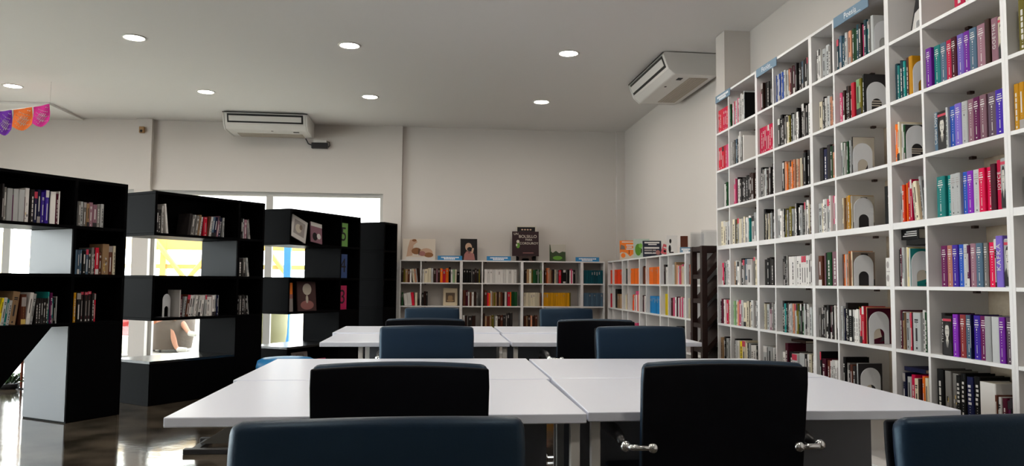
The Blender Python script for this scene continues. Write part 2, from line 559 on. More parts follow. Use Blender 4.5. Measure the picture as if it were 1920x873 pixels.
ROWW = ['top-row', 'second-row', 'third-row', 'fourth-row', 'fifth-row', 'sixth-row', 'seventh-row']
TALL = {}
exec_spec = '''
1 0 N|_10 rd30*3 cr28*2 rd26*2
1 0 W|_10 gn16 wh14 mg24 wh12 gy14 mg24 mg20 wh34 mg20 _4 wh28 wh28/23 wh30/23 lg20/24 bk10/24
1 1 N|_10 rd34*4 mg26*2 rd26
1 1 W|_30 wh18 ch12 gy16 gy16 bk8 sb24 bk28 bk22 wh16/24 wh16 wh30/25 lg20 gy16 nv12 wh14
1 2 N|_90 bk18 wh22 bk8 gn14 lg28 wh14
1 2 W|_50 mg26 bk16/23 wh28 gy14 ch28 ch28 ch28 ch26 ch26 _4 db28/22 db30/22 db28/22 db24/22
1 3 N|_40 iv46 iv40 wh42 lg40 lg28
1 3 W|_14 iv40 gy10 ol26 lg28 iv36 ye8 wh16 iv20 wh14 bk8 wh20 wh30 te10 wh48/22 lg30/23 lg28/23
1 4 N|_60 cr28 bk18 wh24 lg18 wh26 wh22 wh20
1 4 W|_30 tn26 lg30 wh30 _2 bk40/23 gy26 sb42 wh60 _2 wh20/23 gy14 iv26 lg24
1 5 N|_20 ch26 mr26 cr20 wh22 cr36 tn22 wh26 lg20
1 5 W|_30 pg16 wh16 lg14 pe18 mg44/22 lg28 iv36 iv30 bk6 iv34 wh30 gy24 lg26 db16
1 6 N|_20 tn44 iv18 wh12 bk26/22 lg44 bk10 lg44
1 6 W|_24 bk24/23 lg24 wh18 ye34 iv44/22 iv22 bk18 lg22 bk14 wh36 wh24 bk18 lg26
2 0 N|_14 mg28 cr12 db34 ch32 db32 ch28 bk24 ch26 bk16
2 0 W|_34 bl12 lg24 bl28 _14 lg16 bl26 lg30 lg24 mr30 pe18 mr24 lg10 db28 mr30 ch24 ch26 gy16 ch30 sb22 ch30 ch28 gy14 ch28
2 1 N|_8 cr30*9
2 1 W|_40 ch34/22 bk28/22 ch30 gy18 db16 iv24 ol18 bk22/22 lg16 gy20 bk20/23 wh24 ch16 bk24 ch30/23 gy14 ch22 bk16 wh34/22
2 2 N|_10 bk36/24 gy24 wh20 lg24 db22 wh16 bk18 ch28 db22 bk30/24
2 2 W|_90 bk28/22 ch26/22 pe28 or12 tn28 pe28 or18 tn24 pe26 iv24 pe28 iv28 tn24 ch26/23 bk28/23 ch28/23 mr22 bk24
2 3 N|_30 bk26/23 ch20 iv16 bk20 iv22 bk18 lg18 ch22 bk22
2 3 W|_16 lg44 wh28 wh22 bk12 iv18 ol14 gy22 tn18 ol32 lg28 wh16/24 bk8 wh20 bk16/24 wh28 lg30 bk12 wh16/24 db14 wh22/25 bk18 iv12 db24/25 wh18
2 4 N|_50 ch34 bk30 ch28 bk24 ch34 gy30
2 4 W|_60 bk18 wh12 ch22 bk14 gy18 _2 wh36*2 wh28*7 wh30
2 5 N|_44 bk12 iv20 lg42 mv44 gy28 lg26 wh20 gy16
2 5 W|_50 ch24/22 dt18 te18 ch16 gy12 wh16 cr14 lg24 pe18 or16 lg18 ol22 gn18 ch18 gn20 lg16 ch20 wh14 bk12 wh14 lg24 bk16 gn20
2 6 N|_12 lg56 bk8 lg64 wh30 lg40
2 6 W|_50 wh36 mr34/26 bk56 lg66 lg60 bk34 wh30 iv26 bk16 wh28
3 0 N|_26 bk10 wh24 nv30 wh24 lg46 lg44 gy38 ch32/22 wh18/22
3 0 W|_20 dt28 sb28 dt24 nv18 lg28 rd14 pe30 bk6 gn28 gn18 dt28/22 ch30/22 mg10 dt30/22 te20/22 gy24/22 lg26/22
3 1 N|_60 iv36 ch28 bk18 wh28 lg30 pe28 pe24 lg22
3 1 W|_36 mg28/18 mg20/18 db26 ch24 db24 ch22 wh14/17 rd42/22 pg52/23 ol26/23 gn20/23 bk22/23
3 2 N|_50 ch44/22 nv44/22 ch40/22 gn24/22 pe30/22 cr26/22 
3 2 W|_40 lg34 lg20 gn18 wh12 gn28 wh12 gn22 lg28 ch16/22
3 3 N|_20 lg46 iv20 wh30 wh34 lg30 wh18/22 mg22/22 wh22/22 iv24/22
3 3 W|_44 iv20 tn14 oc10 iv28 tn12 oc28 iv16
3 4 N|_30 br42 mv34 bk22 gn46 bk8 mv58/22
3 4 W|_50 br34 or12 wh14 pe28 or22 tn16 pe30 iv16
3 5 N|_8 ch20 gy12 ch22 ch18 gy12 ch22 bk20 ch22 mr18 gy12 ch20 mv14 wh12 ch22 gy14
3 5 W|_16 lg14 nv10 ch24/23 bk24 bk44!label gy14 wh20 bk12 wh22 ol10 wh18 rd28/22 rd24/22 pe12 ch10
3 6 N|_26 bk16/24 mr40 br26 rd20 wh20 wh18*4 cr18/22
3 6 W|_28 bk28/24 gy34 ch16 br28 ch34 br24 lg16
4 0 N|_150 
4 0 W|_230 cr80 mr50
4 1 N|_24 dt30 te24 nv16 dt28 te24 br28/22 oc40/22
4 1 W|_10 pu46!series te48!series sb48!series cr44!series mr42!series vi48!series pu44!series sb50!series mv58!series db34/22 mv44!goethe iv40!face
4 2 N|_30 or28 or28 iv24 wh22 gn28
4 2 W|_50 sb26!conan ch70!face lg16 bl42!series nv10 vi46!series lg40!series mv40!series pl42!series mv42!series dp54!series ib54!series
4 3 N|_50 lg30 lg14 ro28 or14 rd28/22 cr22/23 wh24< iv18< iv34< tn30< lg24/22< bk20/21<
4 3 W|_70 te66!series te38!series lg48!series lg34!series bl36!series pu44!series lg48!series cr42!series cr44!series mr36/22 cr34/22!kafka lg36/22!face
4 4 N|_24 ch18 lg24 mr22 lg34 iv18 ye10 lg22
4 4 W|_70 pl48!series rt42!series ib44!series bl38!series lg34!series pl22 mv40!series sb46!series gy30!series cr42!series db18/22 vi44/22!joyce lg46/22!face
4 5 N|_14 mr18 wh22 tn18 lg34 tn12 rd18 mr14 lg66 wh24 gn22 lg24
4 5 W|_62 ch30!dickens ch66!face pu38!series ru40!series sb44!series nv8 ib44!series pl44!series lg40!plain pl6 lg48!plain pu36!series dp40!series
4 6 N|_30 nv24 lg34 cr30 iv34 db20 cr20 or16 iv26 bk24
4 6 W|_30 bk50/26 gy44/26!art gy44/26!art bk34/26!title bk34/26!title nv42/25!title bk40/25!title wh100/24!plain br16/18 bk12/18 wh18/18 mr28/18 pl24/18 bk26/18
5 1 N|_60 ol44/23 bk20/23 cr80/23!series
5 2 N|_8 oc30*2 oc34*4 
5 3 N|_60 ch16!pinkcap sb14!pinkcap ch16!pinkcap ch16!pinkcap pl30
5 4 N|_44 mv30!series dp30!series ch40 pl30
'''
for ln in exec_spec.strip().split('\n'):
    key, sp = ln.split('|')
    b, r, nw = key.split()
    TALL[int(b), int(r), nw] = sp
BAYSHORT = {1: 'bay beside the dark rack', 2: 'bay under Ficción', 3: 'bay under Poesía', 4: 'bay right of Poesía', 5: 'bay cut by frame edge'}
UNTIL = {(3, r, 'W'): 4.659-y-.002 for r, y in enumerate((4.235, 4.33, 4.495, 4.498, 4.512, 4.36, 4.462))}
UNTIL.update({(4, r, 'N'): 4.058-y-.002 for r, y in ((1, 3.878), (2, 3.953), (4, 3.935))})
for (b, r, nw), sp in TALL.items():
    zs = ZUP if r < 4 else ZLOW
    rr = r if r < 4 else r-4
    zb, ztop = zs[rr+1]+TH, zs[rr]-TH
    y = yb(b-1)
    if nw == 'N':
        X = frame((XR, y-.02, zb+.0005), (0, -1))
        wd = NARROW-.009-.02
    else:
        X = frame((XR, y-NARROW-.009, zb+.0005), (0, -1))
        wd = UW-NARROW-.009-.02
    if sp.strip() == '_150':
        continue
    cell(X, wd, sp, '%s %s cell, %s' % (ROWW[r], 'narrow' if nw == 'N' else 'wide', BAYSHORT[b]), h=.205, d=.15, inset=.012, clear=ztop-zb, until=UNTIL.get((b, r, nw)), fill=b < 5 and not (b == 4 and r == 0))

LOW = '''
A 0 N|_40 db24/22 bk20/22 wh46 lg36
A 0 W|_40 lg44 tn34/23 pe30 lg26 mg24 pe24 mg22 iv34 lg28 iv30
A 1 N|_60 ye54/24 iv14 ye46/24
A 1 W|_20 mr24 br20 mg18 wh30 lg24 mr16 wh30 mg18 iv26 wh22 mg22 wh26 lg24 mr20
A 2 W|_140 ch60/24 bk90/24 ch60/24
B 0 N|_30 db24/22 br40/22 pe40 br40 mr26
B 0 W|_50 or50*9
B 1 N|_50 db32 mv34 wh14 mr30 pl46
B 1 W|_80 cy52*8
C 0 N|_60 ol24 wh12 bk56
C 0 W|_60 or50*9
C 1 N|_30 tn40 iv30 tn36 gy30 tn36
C 1 W|_70 pe44 ro34 wh30 tn20 mg40/24 wh20 mg56/24 pe40 mg36/24
C 2 W|_200 mg40/18 mg44/18 mr40/18 mg30/18
D 0 N|_70 ro46*4
D 0 W|_30 ro50*9
D 1 N|_70 rd48*4
D 1 W|_40 bk90/27 tn80 tn84 db60/26
Z 0 N|_40 mr30 pe30 mg26
Z 1 N|_20 iv34 tn28 lg34 gn22 iv30 lg34
Z 2 N|_30 mr40 mg40 pl24
P 0 N|_14 db26 ol28 tn40 br34 wh28 iv36< pe26< wh14< db40<
P 0 W|_10 wh28 iv52 iv48 lg34 db40 mv24 db36 or36 rd44 or44 bk32/22 wh28 pg30 iv30 bk44/15
P 1 N|_14 gn20 wh50/18< wh56/18< rd40< iv34/19
P 1 W|_6 ch26 db34 ch26
Q 0 N|_6 bk40*3 gy16 ch38 db26 ch30 ol18
Q 0 W|_20 wh40*12
Q 1 N|_6 br40/23 mr36/23 wh20 br34 wh30 db36 gy24
Q 1 W|_20 br46/23 rd22 or26 wh20/22 tn24 ol26 tn24 db30 tn24 br30 db30 wh34 bk10 rd40 or14 gn50 gn40
Q 2 N|_4 wh22 lg14 db30 gy16 ch60 db50
Q 2 W|_6 db30/22 tn26 br40 tn30 ol36 gy20 wh34 db40 br40 ch40 gy20 ch40/24 ch40/24
R 0 N|_30 db20 tn36 iv34 ol24 gn44 gn30 lg14 gn20 pg30
R 0 W|_20 br28 or14/22 pe30/22 tn26 br22 bk22 iv28 gy30 db10 rd36 db18 bk60!label gy14 bk34 wh24 mg18/22 wh12 bk36
R 1 N|_4 iv34*7 tn14 br10
R 1 W|_4 oc36*7 oc34*4 ol20
R 2 N|_14 br30 tn24 db40 pe26 db40 br40
S 0 N|_10 pt36*8
S 1 N|_10 sb36*8
'''
LOWN = {'A': 'bay with yellow books', 'B': 'bay with blue set', 'C': 'bay of orange over pink books', 'D': 'red-orange corner bay', 'Z': 'bay behind dark rack',
        'P': 'back-wall bay with framed picture', 'Q': 'back-wall bay with long white set', 'R': 'back-wall bay with mustard set', 'S': 'teal corner bay'}
LROW = ['upper', 'middle', 'lower']
for ln in LOW.strip().split('\n'):
    key, sp = ln.split('|')
    b, r, nw = key.split()
    r = int(r)
    zb, ztop = ZLOW[r+1]+TH, ZLOW[r]-TH
    if b in 'ABCDZ':
        y = {'A': yb(-2), 'B': yb(-3), 'C': yb(-4), 'D': yb(-5), 'Z': yb(-1)}[b]
        off = .02 if nw == 'N' else NARROW+.009
        X = frame((XR, y-off, zb+.0005), (0, -1))
    else:
        x = XB0+UW*'PQRS'.index(b)
        off = .02 if nw == 'N' else NARROW+.009
        X = frame((x+off, YBK, zb+.0005), (1, 0))
    wd = (.305 if b == 'S' else NARROW-.029) if nw == 'N' else UW-NARROW-.029
    cell(X, wd, sp, '%s %s cell, %s' % (LROW[r], 'narrow' if nw == 'N' else 'wide', LOWN[b]), h=.2, d=.15, inset=.02, clear=ztop-zb, style='faint', fill=(b in 'ABCD' and r < 2))

# ------------------------------------------------------------------ black display shelves (stand free on the floor)
SHELF_Z = [1.98, 1.59, 1.195, .80, .405]
BT = .025
DEPTH_M = .56


def black_frame(corner, a, h=0):
    return frame((corner[0], corner[1], 0), a)


MODS = {
    1: dict(c=(-2.94-.25/.472*1.0, 6.62-.40/.472*1.0), a=(.25, .40), wide=1.0, nar=.47),
    2: dict(c=(-2.61, 7.45), a=(.57, .78), wide=.966, nar=.335),
    3: dict(c=(-1.674, 9.02), a=(.50, .85), wide=.944, nar=.40),
    4: dict(c=(-.735, 10.86), a=(.45, .88), wide=0, nar=.36),
}
MLAB = {1: 'black display shelf with a sloping gusset, cut by the frame edge', 2: 'black see-through display shelf with a leaning row of magazines',
        3: 'black display shelf with green, blue and red number cards', 4: 'narrow black display shelf by the white column'}
for n, md in MODS.items():
    X = black_frame(md['c'], md['a'])
    md['X'] = X
    root = thing('display_shelf', MLAB[n], 'shelf', X, 'black display shelves on the left')
    W0, W1 = md['wide'], md['wide']+md['nar']
    zs = SHELF_Z
    D = DEPTH_M

    def P(nm, x0, y0, z0, x1, y1, z1, m=M_BLACK):
        return MB().box(x0, y0, z0, x1, y1, z1).build(nm, m, root, bevel=.0015, seg=1)
    P('top_panel', 0, 0, zs[0]-BT, W1, D, zs[0])
    for i in (1, 2, 3):
        P('shelf', 0, 0, zs[i]-BT, W1, D, zs[i])
    # end panel at the far side and the divider between the wide and the narrow column
    P('end_panel', W1-BT, 0, 0, W1, D, zs[3]-BT)
    for a, b in ((0, 1), (1, 2), (2, 3)):
        P('end_panel', W1-BT, 0, zs[b], W1, D, zs[a]-BT)
    if W0:
        for a, b in ((0, 1), (1, 2), (2, 3)):
            P('divider_panel', W0-BT/2, 0, zs[b], W0+BT/2, D, zs[a]-BT)
        P('divider_panel', W0-BT/2, 0, 0, W0+BT/2, D, zs[3]-BT)
        # rows one and three are closed at the near end and down the middle
        for a, b in ((0, 1), (2, 3)):
            P('near_panel', 0, 0, zs[b], BT, D, zs[a]-BT)
            P('back_panel', BT, D*.52, zs[b], W0-BT/2, D*.52+.018, zs[a]-BT)
        # the narrow column is backed in every row
        for a, b in ((0, 1), (1, 2), (2, 3)):
            P('back_panel', W0+BT/2, D*.52, zs[b], W1-BT, D*.52+.018, zs[a]-BT)
        P('front_panel', W0+BT/2, .002, 0, W1-BT, .022, zs[3]-BT)
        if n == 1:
            MB().box(W0-BT/2-.004, .012, zs[2]+.004, W0-BT/2, D-.004, zs[1]-BT-.004).build('sheen_facing', M_PANEL_SHEEN, root)  # added sheet: window reflection on the black divider, painted as grey
            MB().box(W0-BT/2-.004, .012, .012, W0-BT/2, D-.002, zs[3]-BT-.003).build('sheen_facing', M_PANEL_SHEEN, root)  # same painted window sheen on the end of the base block
            g = MB().prism([(W0-.16, zs[3]-BT), (-.2, zs[3]-BT), (-.2, 0), (W0-.16-.66, 0)], 0, .03)
            g.build('sloping_gusset', M_BLACK, root)
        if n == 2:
            MB().box(W0-BT/2-.004, .012, zs[2]+.004, W0-BT/2, D-.004, zs[1]-BT-.004).build('sheen_facing', mat('black_panel_faint_sheen', (.03, .033, .036), .5, spec=.12), root)  # added sheet: fainter reflected daylight on the black divider, put into slate colour
        if n in (2, 3):
            P('shelf', 0, 0, zs[4]-BT, W0-BT/2, D, zs[4], M_GLOSS)
            P('near_panel', 0, 0, 0, BT, D, zs[4]-BT)
            P('back_panel', BT, D-.02, 0, W0-BT/2, D, zs[4]-BT)
            if n == 2:
                P('front_panel', BT, .002, 0, W0-BT/2, .022, zs[4]-BT)
            else:
                P('bottom_panel', BT, 0, .05, W0-BT/2, D-.02, .075)
    else:
        P('near_panel', 0, 0, 0, BT, D, zs[3]-BT)
        for a, b in ((0, 1), (1, 2), (2, 3)):
            P('near_panel', 0, 0, zs[b], BT, D, zs[a]-BT)
            P('back_panel', BT, D*.52, zs[b], W1-BT, D*.52+.018, zs[a]-BT)
        P('front_panel', BT, .002, 0, W1-BT, .022, zs[3]-BT)

BLK = '''
1 0 W|_420 ch14/27 gy20/26 lg40/25!plain pl6 lg40/25!plain lg44/25!plain mr8 wh34/26!art _6 ch30/26 nv28/26 nv28/26 ib28/26 ib28/26 nv18/26 wh44/26!plain mr20/26 wh12/26 _30
1 0 N|_20 lg16 gy24 lg26 gy26 tn28 mv34 mv40 gy30 lg26 _90
1 1 N|_10 sb20*4 bk34 sb26/22 ch26 gy22/22 ch14 rd34/22 br24 tn60/25!art br40/25 iv24/24
1 2 W|_420 ol20> pg26> ye18> lg28> te18> lg24> tn60/25> br44/24!gold wh30/25> lg26/23> ch22*5 te14/24 pl20/24 te18 bk20 lg10/22 _90
1 2 N|_10 db22 oc22/24 bk40/24 ch30/25!redcap ch34/25!redcap ch34/25!redcap ch24/24 rd20/24
2 0 W|_20 ch28/22 ch28/22 wh20/26 wh22/28< _210 ch30> gy30> lg16> gy30> tn22> wh20> rd40!redcap br26> wh24> sb30> nv30> mv22> nv24> lg20
2 0 N|_20 gy24 bk30 lg20 mv34 lg16< gy14<
2 1 N|_30 ch60 gy30 lg24<
2 2 W|_300 wh14/27 mr24 lg24> br34> wh34> lg26> wh26> gy16> wh30> wh30> lg20 wh28 wh28 mv10 wh30 lg26 nv16 lg14
2 2 N|_20 ch40 gy26 ch30 gy14< ch24< lg10<
'''
BKW = {1: 'black shelf cut by frame edge', 2: 'black shelf with leaning magazines'}
for ln in BLK.strip().split('\n'):
    key, sp = ln.split('|')
    b, r, nw = key.split()
    b, r = int(b), int(r)
    md = MODS[b]
    zb, ztop = SHELF_Z[r+1], SHELF_Z[r]-BT
    off = BT if nw == 'W' else md['wide']+BT/2
    X = md['X'] @ Matrix.Translation((off, 0, zb+.0005))
    wd = (md['wide']-BT*1.5) if nw == 'W' else md['nar']-BT*1.5
    cell(X, wd, sp, '%s %s cell, %s' % (LROW[r], 'narrow' if nw == 'N' else 'wide', BKW[b]), h=.2, d=.17, inset=.05, clear=ztop-zb, style='magazine')


def book_matrix(b):
    a = b['ang']
    lift = abs(math.sin(a))*b['w']/2
    return b['X'] @ Matrix.Translation((b['x'], b['y'], lift)) @ Matrix.Rotation(a, 4, 'Y')


def project(p):
    q = p-Vector((0, 0, EYE))
    z = q.dot(fw)
    return (960+F_PX*q.dot(rt)/z, 436.5-F_PX*q.dot(up)/z, z)


def shown_area(b):
    M = book_matrix(b)
    cs = [M @ Vector(p) for p in ((-b['w']/2, 0, 0), (b['w']/2, 0, 0), (b['w']/2, 0, b['h']), (-b['w']/2, 0, b['h']))]
    ps = [project(c) for c in cs]
    if min(p[2] for p in ps) < .3:
        return 0
    ps = [(min(1920, max(0, p[0])), min(873, max(0, p[1]))) for p in ps]
    s = 0
    for i in range(4):
        x0, y0 = ps[i]
        x1, y1 = ps[(i+1) % 4]
        s += x0*y1-x1*y0
    return abs(s)/2


def book_shapes(b, cover, pages, marks):
    """adds the shapes of one book, spine at y=0 facing -y, foot at z=0; marks: list of (MB quads, material code)."""
    w_, h, d = b['w'], b['h'], b['d']
    t = min(.003, w_*.18)
    r = min(.004, w_*.2)
    hw = w_/2
    # cover: bulged spine plus two boards, one continuous U section
    sec = [(-hw, d), (-hw, r), (-hw+r*.8, r*.25), (-hw*.45, 0), (hw*.45, 0), (hw-r*.8, r*.25), (hw, r), (hw, d),
           (hw-t, d), (hw-t, r+t), (-hw+t, r+t), (-hw+t, d)]
    n = len(sec)
    vs = [(x, y, 0) for x, y in sec]+[(x, y, h) for x, y in sec]
    fs = []
    for i in range(n):
        j = (i+1) % n
        fs.append((i, j, n+j, n+i))
    for o in (0, n):
        q = [(0, 11, 10, 1), (1, 10, 9, 6), (6, 9, 8, 7), (1, 6, 5, 2), (2, 5, 4, 3)]
        for f in q:
            fs.append(tuple(o+i for i in (f if o == 0 else f[::-1])))
    cover.add(vs, fs, b['ci'], b.get('M'))
    e = .004
    pages.box(-hw+t, r+t, e*.3, hw-t, d-e, h-e, b['pi'], b.get('M'))
    # print on the spine
    R = random.Random(b['seed'])
    a = hw*.62
    y = -.0004
    dark = b['code'] in DARKISH
    L, Dk = ('L', 'D') if dark else ('D', 'T')
    st = b['st']
    if st == 'plain':
        return

    def q(x0, x1, z0, z1, m):
        marks.append(((x0, y, z0), (x1, y, z0), (x1, y, z1), (x0, y, z1), m))
    if st == 'series':
        zz = h*.93
        for k, (th, ln) in enumerate(((.004, .7), (.004, .85), (.006, 1.0), (.003, .7))):
            zz -= th+.006
            q(-a*ln, a*ln, zz, zz+th, L if dark else 'T')
        q(-a*.2, a*.2, zz-.016, zz-.006, L)
        q(-a*.12, a*.12, h*.14, h*.33, L if dark else 'T')
        q(-a*.3, a*.3, h*.05, h*.075, L)
    elif st == 'faint':
        if R.random() < .5:
            q(-a*.6, a*.6, h*R.uniform(.6, .8), h*R.uniform(.82, .9), 'T')
    elif st == 'label':
        q(-a, a, h*.8, h*.98, L)
        q(-a, a, h*.02, h*.14, L)
    elif st == 'pinkcap':
        q(-hw*.9, hw*.9, h*.68, h*.86, 'R')
    elif st == 'redcap':
        q(-hw*.9, hw*.9, h*.9, h*.99, 'R')
        q(-a*.6, a*.6, h*.92, h*.97, 'L')
        q(-a*.3, a*.3, h*.2, h*.7, 'T')
        q(-a*.5, a*.5, h*.03, h*.09, 'L')
    elif st == 'gold':
        q(-hw*.9, hw*.9, h*.02, h*.18, 'G')
        q(-hw*.9, hw*.9, h*.6, h*.9, 'T')
    elif st == 'art':
        for k in range(9):
            x0 = R.uniform(-a, a*.5)
            z0 = R.uniform(.05, .55)*h
            q(x0, min(a, x0+a*R.uniform(.3, .7)), z0, z0+h*R.uniform(.03, .09), R.choice('DTLG'))
    elif st == 'title':
        for k in range(5):
            z0 = h*(.85-k*.08)
            q(-a*R.uniform(.4, .9), a*R.uniform(.4, .9), z0-.012, z0, 'L')
        q(-a*.7, a*.2, h*.12, h*.3, 'L')
    elif st in ('conan', 'goethe', 'kafka', 'joyce', 'dickens', 'face'):
        return
    else:
        style = R.random()
        if w_ < .012:
            if R.random() < .6:
                q(-a*.5, a*.5, h*.25, h*.75, L)
        elif style < .3:
            z0 = h*.2
            while z0 < h*.75:
                z1 = z0+h*R.uniform(.05, .14)
                q(-a*.45, a*.45, z0, min(z1, h*.8), L)
                z0 = z1+h*.025
            q(-a*.4, a*.4, h*.04, h*.09, L)
        elif style < .5:
            q(-a*.8, a*.8, h*.74, h*.77, L)
            q(-a*.8, a*.8, h*.79, h*.83, L)
            q(-a*.4, a*.4, h*.26, h*.6, L)
            q(-a*.35, a*.35, h*.05, h*.11, L)
        elif style < .65:
            q(-hw*.9, hw*.9, 0.001, h*.2, R.choice('LDT'))
            q(-a*.4, a*.4, h*.35, h*.8, L)
        elif style < .8:
            q(-hw*.9, hw*.9, h*.78, h*.99, R.choice('LDTR'))
            q(-a*.4, a*.4, h*.1, h*.6, L)
        elif style < .9:
            q(-a*.5, a*.5, h*.45, h*.85, L)
            q(-a*.5, a*.5, h*.06, h*.12, L)


MARKM = {'L': M_LIGHTMARK, 'D': M_DARKMARK, 'T': M_TINTMARK, 'G': M_GOLDMARK, 'R': M_REDMARK}


def cname(c):
    return CODE[c][0]


def book_label(b):
    nm = cname(b['code'])
    size = 'thin' if b['w'] < .017 else 'thick' if b['w'] > .043 else 'tall' if b['h'] > .228 else ''
    lean = 'tilted ' if b['ang'] else ''
    special = {'conan': 'Conan Doyle title', 'goethe': 'Goethe title', 'kafka': 'Joyce title', 'joyce': 'Kafka title', 'dickens': 'Dickens title', 'face': 'portrait spine',
               'label': 'white label', 'art': 'figure print', 'redcap': 'red top band', 'pinkcap': 'pink top band'}.get(b['st'])
    head = ' '.join(x for x in (lean.strip(), size, nm, 'book') if x)
    if special:
        head += ' with ' + special
    tail = ', ' + b['where'] if b['of'] == 1 else ', %s such from left, %s' % (ORD[b['kth']], b['where'])
    for drop in ('tilted ', 'tall ', 'thick ', 'thin '):
        if len((head+tail).replace('-', ' ').split()) > 16 and head.startswith(drop):
            head = head[len(drop):]
    if b['of'] == 1:
        return '%s, %s' % (head, b['where'])
    if special:
        head = head.replace(' with '+special, '')
    return '%s, %s such from left, %s' % (head, ORD[b['kth']], b['where'])


# the 300 largest in view stand as things of their own, the rest are one mass
FRONTED = ('fourth-row wide cell, bay under Poesía', 'fifth-row wide cell, bay under Poesía', 'third-row wide cell, bay under Poesía', 'second-row wide cell, bay under Poesía',
           'sixth-row wide cell, bay under Poesía', 'seventh-row wide cell, bay under Poesía', 'third-row narrow cell, bay right of Poesía', 'fifth-row narrow cell, bay right of Poesía')
for b in BOOKS:
    b['area'] = shown_area(b)
    if b['i'] == b['n']-1 and b['where'] in FRONTED:          # its printed cover shows behind a bookend
        b['area'] += 1200
BOOKS.sort(key=lambda b: -b['area'])
SINGLE = BOOKS[:300]
REST = [b for b in BOOKS[300:] if b['area'] > 1]
EYEV = Vector((0, 0, EYE))
mesh_i = 0
for b in SINGLE:
    b['ci'] = b['pi'] = 0
    cv, pg, mk = MB(), MB(), []
    book_shapes(b, cv, pg, mk)
    o = cv.build('book', COVER[b['code'], b['var']])
    o.matrix_world = book_matrix(b)
    tag(o, book_label(b), 'book', 'books, ' + b['where'])
    b['obj'] = o
    pg.build('page_block', M_PAGES, o)
    if mk:
        mm = MB()
        rg = sorted((m[0][2], m[2][2]) for m in mk)
        top = rg[0][1]
        for lo, hi in rg[1:]:
            while lo-top > .014:
                top = top+.012
                mk.append(((-b['w']*.05, -.0004, top-.003), (b['w']*.05, -.0004, top-.003), (b['w']*.05, -.0004, top), (-b['w']*.05, -.0004, top), mk[0][4]))
            top = max(top, hi)
        codes = sorted(set(m[4] for m in mk))
        for m in mk:
            mm.quad(*m[:4], codes.index(m[4]))
        mm.build('spine_lettering', [MARKM[c] for c in codes], o)
    st = b['st']
    hw, h = b['w']/2, b['h']
    if st in ('conan', 'goethe', 'kafka', 'joyce', 'dickens'):
        txt = {'conan': 'Conan Doyle', 'goethe': 'GOETHE', 'kafka': 'JOYCE', 'joyce': 'KAFKA', 'dickens': 'Dickens'}[st]
        sz = {'conan': .030, 'goethe': .028, 'kafka': .026, 'joyce': .036, 'dickens': .032}[st]
        XX = T(0, -.0008, h*.58) @ Matrix.Rotation(-PI/2, 4, 'Y') @ STAND
        text_mesh('spine_title', txt, sz, M_LIGHTMARK, o, XX, spacing=1.15 if st != 'conan' else 1)
    if st == 'face':
        # portrait print: pale head, dark hair, shoulders, collar
        p = MB()

        def ell(cx, cz, rx, rz, mi, yy, a0=0, a1=2*PI, n=18):
            p.add([(cx+rx*math.cos(a0+(a1-a0)*i/n), yy, cz+rz*math.sin(a0+(a1-a0)*i/n)) for i in range(n+1)], [tuple(range(n+1))], mi)
        k = hw*.92
        p.quad((-k, -.0005, h*.02), (k, -.0005, h*.02), (k, -.0005, h*.98), (-k, -.0005, h*.98), 2)
        p.quad((-k, -.0007, h*.87), (k, -.0007, h*.87), (k, -.0007, h*.93), (-k, -.0007, h*.93), 3)
        p.add([(-k, -.0007, h*.02), (k, -.0007, h*.02), (k, -.0007, h*.30), (k*.45, -.0007, h*.40), (-k*.45, -.0007, h*.40), (-k, -.0007, h*.30)], [(0, 1, 2, 3, 4, 5)], 1)
        p.add([(-k*.35, -.0009, h*.40), (0, -.0009, h*.12), (k*.35, -.0009, h*.40)], [(0, 1, 2)], 0)
        p.add([(-k*.07, -.0010, h*.36), (-k*.10, -.0010, h*.16), (0, -.0010, h*.12), (k*.10, -.0010, h*.16), (k*.07, -.0010, h*.36)], [(0, 1, 2, 3, 4)], 1)
        p.quad((-k*.25, -.0010, h*.36), (k*.25, -.0010, h*.36), (k*.25, -.0010, h*.50), (-k*.25, -.0010, h*.50), 0)
        ell(.03*k, h*.70, k*.56, h*.145, 1, -.0011)
        ell(0, h*.62, k*.50, h*.185, 0, -.0012)
        ell(0, h*.765, k*.46, h*.05, 1, -.0013, 0, PI)
        for ex in (-.22, .24):
            p.quad((k*(ex-.13), -.0014, h*.645), (k*(ex+.13), -.0014, h*.645), (k*(ex+.13), -.0014, h*.66), (k*(ex-.13), -.0014, h*.66), 1)
            p.quad((k*(ex-.08), -.0014, h*.615), (k*(ex+.08), -.0014, h*.615), (k*(ex+.08), -.0014, h*.63), (k*(ex-.08), -.0014, h*.63), 1)
        p.quad((-k*.2, -.0014, h*.515), (k*.22, -.0014, h*.515), (k*.2, -.0014, h*.532), (-k*.18, -.0014, h*.532), 1)
        p.add([(0, -.0014, h*.62), (k*.1, -.0014, h*.55), (-k*.04, -.0014, h*.55)], [(0, 1, 2)], 4)
        p.build('portrait_print', [mat('portrait_pale', (.55, .52, .47), .5), M_DARKMARK, COVER[b['code'], 1], M_REDMARK, M_TINTMARK], o)
if REST:
    mats, idx = [], {}

    def mi(m):
        if m.name not in idx:
            idx[m.name] = len(mats)
            mats.append(m)
        return idx[m.name]
    A = MB()
    for b in REST:
        b['ci'], b['pi'], b['M'] = mi(COVER[b['code'], b['var']]), mi(M_PAGES), book_matrix(b)
        mk = []
        book_shapes(b, A, A, mk)
        for m in mk:
            A.quad(*m[:4], mi(MARKM[m[4]]), b['M'])
    o = A.build('small_books', mats)
    tag(o, 'small spines of the farther rows of books on white and black shelves', 'books', kind='stuff')

# ------------------------------------------------------------------ printed covers on the last books of some rows
PALE = mat('cover_pale_print', (.55, .50, .42), .5)
MIDP = mat('cover_mid_print', (.22, .17, .14), .5)


def last_book(where):
    c = [b for b in SINGLE if b['where'].startswith(where) and b['i'] == b['n']-1]
    return c[0] if c else None


